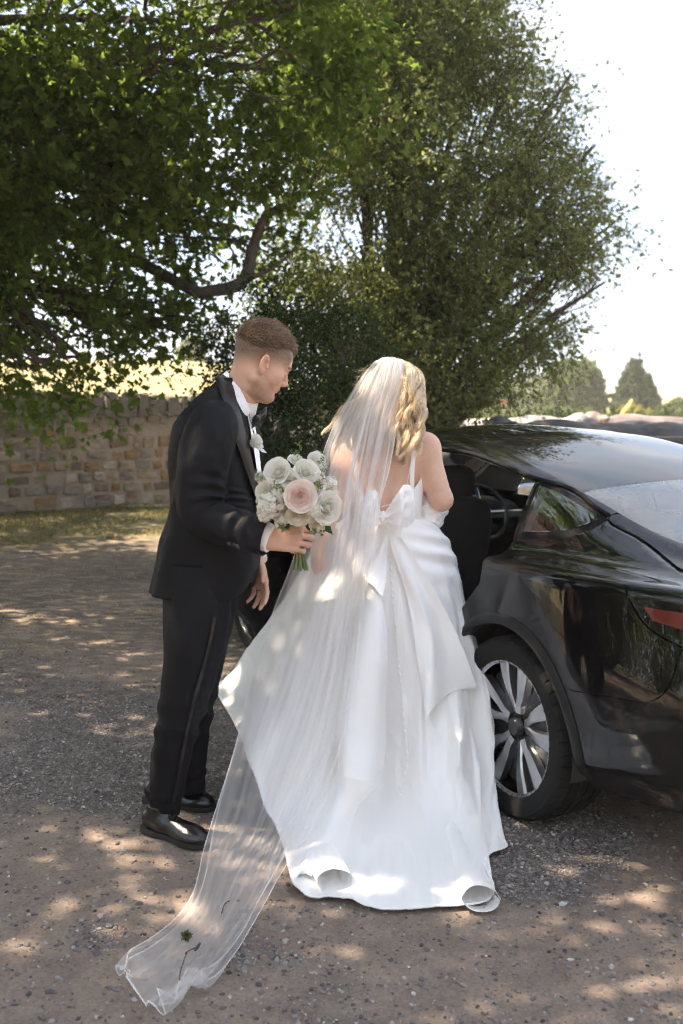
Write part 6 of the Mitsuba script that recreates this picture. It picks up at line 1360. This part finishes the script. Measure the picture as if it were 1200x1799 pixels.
def shoe(toe, f, L=.302):
    s = rt(f); heel = toe - f * L; B = np.stack([f, s, Z]); W = lambda p: heel + p @ B
    def top(p):
        q = blend([cone_sdf(p, (.045, 0, .052), (.10, 0, .056), .034, .037), cone_sdf(p, (.10, .0, .050), (.215, .004, .032), .037, .036), ell_sdf(p, (.248, .006, .030), (.050, .041, .026)), ell_sdf(p, (.215, .003, .030), (.06, .048, .026)), cone_sdf(p, (.060, 0, .070), (.085, 0, .105), .034, .040)], .025)
        q = np.maximum(q, .020 - p[:, 2]); 
        vamp = np.abs(ell_sdf(p, (.120, 0, .075), (.062, .06, .05))) - .0012
        return np.maximum(q, .112 - 0 * p[:, 2] + (p[:, 2] - .112) * 1.0 - .112 if False else p[:, 2] - .112)
    up = snet(top, (-.02, -.075, .0), (.33, .075, .13), .004)
    k = obj('shoe', trimesh.Trimesh(W(taubin(up, 4).vertices), up.faces[:, ::-1], process=False), 'shoe_leather', groom, smooth=True)
    x = (1 - np.cos(np.linspace(0, 1, 60) * math.pi)) / 2; hw = PchipInterpolator([0, .05, .2, .42, .55, .72, .85, .95, 1], [.002, .024, .034, .030, .036, .047, .042, .024, .002])(x); off = .006 * x
    outl = np.concatenate([np.stack([x * L, off + hw, 0 * x], 1), np.stack([x * L, off - hw, 0 * x], 1)[::-1]])
    rings = np.array([outl * [1, 1, 0] + [0, 0, z_] + (outl - outl.mean(0)) * [e_, e_ * 2, 0] for z_, e_ in ((.003, 0), (.006, .008), (.018, .012), (.021, .006))])
    obj('sole', trimesh.Trimesh(W(capped(rings).vertices), capped(rings).faces[:, ::-1], process=False), 'shoe_sole', k, smooth=40)
    for xx, zz in ((.118, .0945), (.134, .0895), (.150, .084), (.165, .0775)): obj('lace', trimesh.Trimesh(W(tube([(xx - .004, -.016, zz - .006), (xx, 0, zz), (xx + .003, .016, zz - .006)], .0022, 6, 9).vertices), tube([(xx - .004, -.016, zz - .006), (xx, 0, zz), (xx + .003, .016, zz - .006)], .0022, 6, 9).faces, process=False), 'shoe_sole', k, smooth=60)
    return k
shoe(gnd(368, 1490), f1); shoe(gnd(381, 1423), f2)
mat('ring_black', (.03, .03, .03), .25, metallic=.9)
rs = pl[1][2][0]; rc = rs[0] + (rs[1] - rs[0]) * .55; rd = nm(rs[1] - rs[0]); ra = nm(np.cross(rd, [0, 1, .2])); rb = np.cross(rd, ra); tt = np.linspace(0, 2 * math.pi, 30)
obj('ring', tube(rc + .0105 * (np.cos(tt)[:, None] * ra + np.sin(tt)[:, None] * rb), .0016, 6), 'ring_black', groom)
# ------------------------------------------------------------------ bouquet and buttonhole
def petal_mesh(R, H, phi, span, curl, cup, r, n=8):
    u, v = np.meshgrid(np.linspace(-1, 1, n), np.linspace(0, 1, n), indexing='ij'); w = np.sin(np.clip(v * 1.25 + .18, 0, 1) * math.pi * .5)
    f = phi + u * span * w; rad = R * ((v * (1 - .20 * np.abs(u) ** 2.6)) ** .62) * (1 + .03 * r.normal()) + curl * R * np.clip(v - .62, 0, 1) ** 1.4 * (1 + .5 * np.abs(u)); v = v * (1 - .26 * np.abs(u) ** 2.6 - .05 * r.random()); h = H * (v ** 1.15) - cup * H * np.clip(v - .72, 0, 1) ** 1.3 * 2 + .07 * R * np.sin(u * 5 + r.random() * 6) * v ** 2 + .04 * R * r.normal(size=v.shape) * v ** 2 * (np.abs(u) < 2)
    return np.stack([rad * np.cos(f), rad * np.sin(f), h], -1)
def flower_frame(c, d):
    d = nm(d); x = nm(np.cross(d, [.3, .2, .9])); return np.asarray(c, float), np.stack([x, np.cross(d, x), d])
def rose(parent, name, c, d, R, m, layers, seed, petals_as_parts=True, open_=1.0, m2=None):
    r = np.random.default_rng(seed); c, B = flower_frame(c, d); key = key_for(parent + '__' + name); allp = []; outer_ = []; phi = 0
    for k in range(layers):
        t = (k + 1) / layers; npet = 3 if k < layers - 1 else 6
        rad = R * (.14 + .80 * t ** 1.05) ; H = R * (1.12 - .42 * t * open_)
        for j in range(npet):
            phi += 2 * math.pi / npet + .12 + .12 * r.normal(); P = petal_mesh(rad, H, phi + k * .9, (1.25 if k < 2 else 1.0) * (1.0 if npet == 3 else .78), (.05 + .42 * t * open_), .05 + .26 * t * open_, r)
            allp.append(grid_mesh(c + (P - [0, 0, R * .55]) @ B)); outer_.append(k > layers * .55)
    core = trimesh.creation.icosphere(2, R * .55); core.vertices = c + (core.vertices * [1, 1, .8] - [0, 0, R * .55]) @ B
    obj('calyx', core, m, key, smooth=True)
    if petals_as_parts:
        for q, o_ in zip(allp, outer_): obj('petal', q, (m2 or m) if o_ else m, key, smooth=True)
    else: obj('petal', cat(allp), m, key, smooth=True); tag(key + '__petal', kind='stuff')
    return key
def petal_mat(k, c0, c1, tr_=.5):
    scene[k] = {'type': 'principledthin', 'base_color': proc(lambda p, n, uv: mix(c0, c1, fbm(p.x * 60, p.y * 60, p.z * 60, 3))), 'roughness': .55, 'diff_trans': tr_, 'spec_trans': 0.0, 'eta': 1.3}
petal_mat('petal_white', (.74, .72, .64), (.84, .83, .78)); petal_mat('petal_cream', (.66, .60, .46), (.80, .76, .66)); petal_mat('petal_pink', (.76, .58, .52), (.86, .75, .70)); petal_mat('petal_blush', (.80, .70, .64), (.86, .80, .75)); petal_mat('floret_white', (.70, .69, .60), (.84, .84, .80))
petal_mat('sprig_green', (.12, .16, .05), (.25, .30, .12), .6); mat('stem_green', proc(lambda p, n, uv: mix((.06, .085, .022), (.20, .23, .09), fbm(p.x * 60, p.y * 60, p.z * 9))), .5)
bq = thing('bouquet', 'white and blush rose bouquet held in the fist of the man', 'bouquet')
YB = 3.05; out0 = np.array([0, -1.0, .25])
def toward(dx, dz, k=1.0): return np.array([dx, -k, dz])
rose(bq, 'rose', at(528, 872, 2.965), toward(.10, .02), .048, 'petal_pink', 7, 1, m2='petal_blush')
rose(bq, 'rose', at(487, 827, 2.995), toward(-.35, .50), .041, 'petal_white', 6, 2)
rose(bq, 'rose', at(538, 828, 3.0), toward(.30, .55), .039, 'petal_white', 6, 3)
rose(bq, 'rose', at(518, 806, 3.07), toward(0, .9, .6), .022, 'petal_white', 4, 4)
rose(bq, 'rose', at(524, 906, 2.99), toward(.05, -.5), .036, 'petal_cream', 5, 5)
rose(bq, 'rose', at(468, 868, 3.02), toward(-.7, -.1), .040, 'petal_white', 5, 6)
rose(bq, 'rose', at(560, 918, 3.03), toward(.4, -.6), .030, 'petal_cream', 4, 7)
rose(bq, 'rose', at(556, 808, 3.09), toward(.5, .7), .030, 'petal_white', 4, 8)
rose(bq, 'peony', at(577, 893, 3.02), toward(.75, -.05), .050, 'petal_white', 8, 9, open_=1.25)
for i_, (x, y, Y_, dx, dz, R_, m_) in enumerate(((505, 852, 3.01, -.2, .2, .030, 'petal_cream'), (486, 895, 3.03, -.4, -.4, .034, 'petal_white'), (556, 850, 3.02, .5, .25, .030, 'petal_white'), (503, 900, 3.02, -.1, -.6, .028, 'petal_cream'), (549, 905, 3.01, .3, -.4, .026, 'petal_white'), (467, 842, 3.05, -.8, .35, .028, 'petal_white'), (580, 868, 3.06, .9, .2, .030, 'petal_white'))):
    rose(bq, 'rose', at(x, y, Y_), toward(dx, dz), R_, m_, 4, 20 + i_, False)
labels[bq + '__rose'] = {'label': 'large blush pink rose in the middle'}
def florets(name, c, spread, n, size, m, seed, facing):
    r = np.random.default_rng(seed); d = nm(r.normal(size=(n, 3)) + np.array(facing) * 1.2); p = np.asarray(c) + d * spread * (.75 + .3 * r.random((n, 1))); ms = []
    for i in range(n):
        _, B = flower_frame(p[i], d[i] + r.normal(0, .25, 3)); s = size * r.uniform(.75, 1.2); np_ = r.integers(4, 6)
        for j in range(np_):
            a_ = 2 * math.pi * j / np_ + r.random() * .3; ca, sa = math.cos(a_), math.sin(a_); v = np.array([(0, 0, 0), (.5, .42, .18), (1.0, .25, .30 * r.uniform(-.3, 1)), (1.0, -.25, .3 * r.uniform(-.3, 1)), (.5, -.42, .18), (.6, 0, .05)]) * s
            v = np.stack([v[:, 0] * ca - v[:, 1] * sa, v[:, 0] * sa + v[:, 1] * ca, v[:, 2]], 1); ms.append((p[i] + v @ B, np.array([[0, 1, 5], [1, 2, 5], [2, 3, 5], [3, 4, 5], [4, 0, 5]])))
    k = obj(name, cat(ms), m, bq, smooth=False); tag(k, kind='stuff')
florets('florets', at(478, 884, 3.03), .046, 90, .011, 'floret_white', 1, (-.4, -1, -.1)); florets('florets', at(500, 862, 3.02), .040, 60, .010, 'floret_white', 2, (-.2, -1, .1)); florets('florets', at(552, 880, 3.05), .045, 60, .011, 'floret_white', 3, (.3, -1, 0)); florets('florets', at(513, 845, 3.04), .035, 50, .010, 'floret_white', 4, (0, -1, .4))
florets('florets', at(460, 838, 3.06), .020, 34, .007, 'floret_white', 5, (-.8, -.4, .4)); florets('florets', at(575, 850, 3.08), .030, 40, .009, 'floret_white', 6, (.8, -.6, .2)); florets('florets', at(556, 838, 3.02), .022, 40, .009, 'floret_white', 8, (.4, -1, .3)); florets('florets', at(511, 832, 3.0), .016, 30, .008, 'floret_white', 9, (0, -1, .3)); florets('florets', at(552, 895, 2.99), .022, 40, .010, 'floret_white', 10, (.2, -1, -.2)); florets('florets', at(470, 900, 3.04), .030, 44, .010, 'floret_white', 11, (-.6, -.8, -.5)); florets('florets', at(500, 905, 3.05), .035, 46, .011, 'floret_white', 7, (-.2, -.8, -.5))
core = trimesh.creation.icosphere(3, .085); core.vertices = at(520, 868, 3.09) + core.vertices * [1.05, .72, .88]; obj('greenery', core, 'stem_green', bq, smooth=True)
def sprig(pts, nb, seed, m='sprig_green', size=.010):
    r = np.random.default_rng(seed); c = spl(np.array(pts), 20); k = key_for(bq + '__sprig'); obj('sprig', tube(c, np.linspace(.0016, .0008, 20), 5), 'sprig_green', bq); ms = []
    for i in range(nb):
        q = c[r.integers(6, 20)]; d_ = nm(r.normal(size=3)); P_, F_ = leaves((q + d_ * .006)[None], d_[None], nm(r.normal(size=(1, 3))), [size * r.uniform(.7, 1.3)], 'oval'); ms.append(leaf_mesh(P_, F_))
        if r.random() < .5: b_ = trimesh.creation.icosphere(1, size * .3); b_.apply_translation(q - d_ * .007); ms.append(b_)
    kk = obj('leaf', cat(ms), m, k, smooth=True); tag(kk, kind='stuff')
sprig([at(520, 830, 3.08), at(522, 805, 3.08), at(526, 780, 3.07), at(525, 776, 3.07)], 16, 1, size=.009); sprig([at(540, 820, 3.08), at(515, 795, 3.10), at(508, 795, 3.09)], 10, 2, size=.008)
sprig([at(555, 872, 3.02), at(562, 845, 3.0), at(568, 820, 3.02), at(572, 812, 3.02)], 22, 3, size=.009); sprig([at(545, 855, 2.98), at(556, 850, 2.98), at(566, 862, 2.98)], 12, 4, size=.009); sprig([at(486, 868, 2.99), at(486, 852, 2.98), at(484, 844, 2.98)], 8, 5, size=.008); sprig([at(500, 880, 3.0), at(497, 862, 2.975), at(492, 850, 2.97)], 14, 7, size=.009); sprig([at(510, 925, 3.05), at(500, 930, 3.03), at(490, 922, 3.03)], 10, 8, 'stem_green', size=.014); sprig([at(545, 925, 3.05), at(556, 935, 3.03), at(566, 938, 3.03)], 9, 9, 'stem_green', size=.014); sprig([at(465, 850, 3.05), at(455, 838, 3.04), at(450, 828, 3.04)], 14, 10, size=.008); sprig([at(560, 815, 3.05), at(566, 808, 3.05), at(564, 800, 3.06)], 12, 6, size=.009)
P_, F_ = leaves(np.array([at(571, 922, 3.03), at(510, 918, 3.05), at(540, 918, 3.06), at(500, 915, 3.08)]), nm(np.array([[.5, -.1, -.6], [-.4, -.3, -.5], [.2, -.2, -.8], [-.6, 0, -.4]])), nm(np.array([[.2, -1, .3]] * 4)), [.038, .032, .03, .03], 'oval')
for i in range(4): obj('leaf', trimesh.Trimesh(P_[i], F_[0], process=False), 'shrub_leaf' if 'shrub_leaf' in scene else 'stem_green', bq)
bind = gp['wrR'] + nm(np.array([.965, -.24, .03])) * .098 - nm(np.array([-.24, -.92, .28])) * .036 + [-.012, 0, 0]; rr_ = np.random.default_rng(3); tp = at(520, 880, 3.09)
for i in range(19):
    a_ = rr_.random() * 6.28; q = math.sqrt(rr_.random()); o = np.array([math.cos(a_), math.sin(a_), 0]) * q; bot = bind + [.006, 0, -.088 - .012 * rr_.random()] + o * .037; topq = tp + o * .05
    obj('stem', tube([topq, bind + o * .0165, bot], [.0032, .0030, .0034], 7, 14), 'stem_green', bq, smooth=50)
bh = thing('buttonhole_rose', 'single white rose pinned to the lapel of the man', 'flower')
rose(bh, 'bloom', at(452, 776, 3.33), np.array([.75, -.45, .35]), .029, 'petal_white', 5, 12, True)
obj('sepal_leaf', leaf_mesh(*leaves(np.array([at(456, 788, 3.32)]), nm(np.array([[1, -.2, -.5]])), nm(np.array([[0, -.6, 1]])), [.03], 'oval')), 'petal_white', bh); obj('stem', tube([at(447, 782, 3.43), at(444, 800, 3.43), at(442, 815, 3.43)], .0022, 6, 8), 'stem_green', bh)
# twigs and dry bits caught on the veil
mat('twig_bark', (.07, .04, .03), .8)
for pts, lb in (([(389, 1605), (393, 1592), (402, 1583), (412, 1581), (421, 1583)], 'thin bent brown twig highest up on the veil train'), ([(316, 1722), (319, 1700), (325, 1682), (327, 1672)], 'long straight brown twig near the end of the veil train'), ([(328, 1676), (336, 1668), (346, 1664), (352, 1657)], 'short knobbly twig across the veil train beside a moss tuft')):
    t = thing('twig', lb, 'twig'); obj('bark', tube([gnd(x, y, .085) for x, y in pts], [.0018, .0014], 5, 16), 'twig_bark', t)
    if 'knobbly' in lb: obj('knot', tube([gnd(343, 1670, .087), gnd(347, 1664, .089), gnd(351, 1657, .087)], [.003, .005, .003], 6), 'twig_bark', t)
mt = thing('moss_tuft', 'small tuft of dry green moss lying on the veil train', 'moss'); c = gnd(327, 1645, .082); d_ = nm(r.normal(size=(70, 3)) + [0, 0, .3])
mat('moss_mat', (.10, .085, .035), .9); obj('tuft', leaf_mesh(*leaves(c + d_ * .004 * r.random((70, 1)), d_, nm(r.normal(size=(70, 3))), .006 + .012 * r.random(70), 'diamond')), 'moss_mat', mt, smooth=False); tag(mt + '__tuft', kind='stuff')
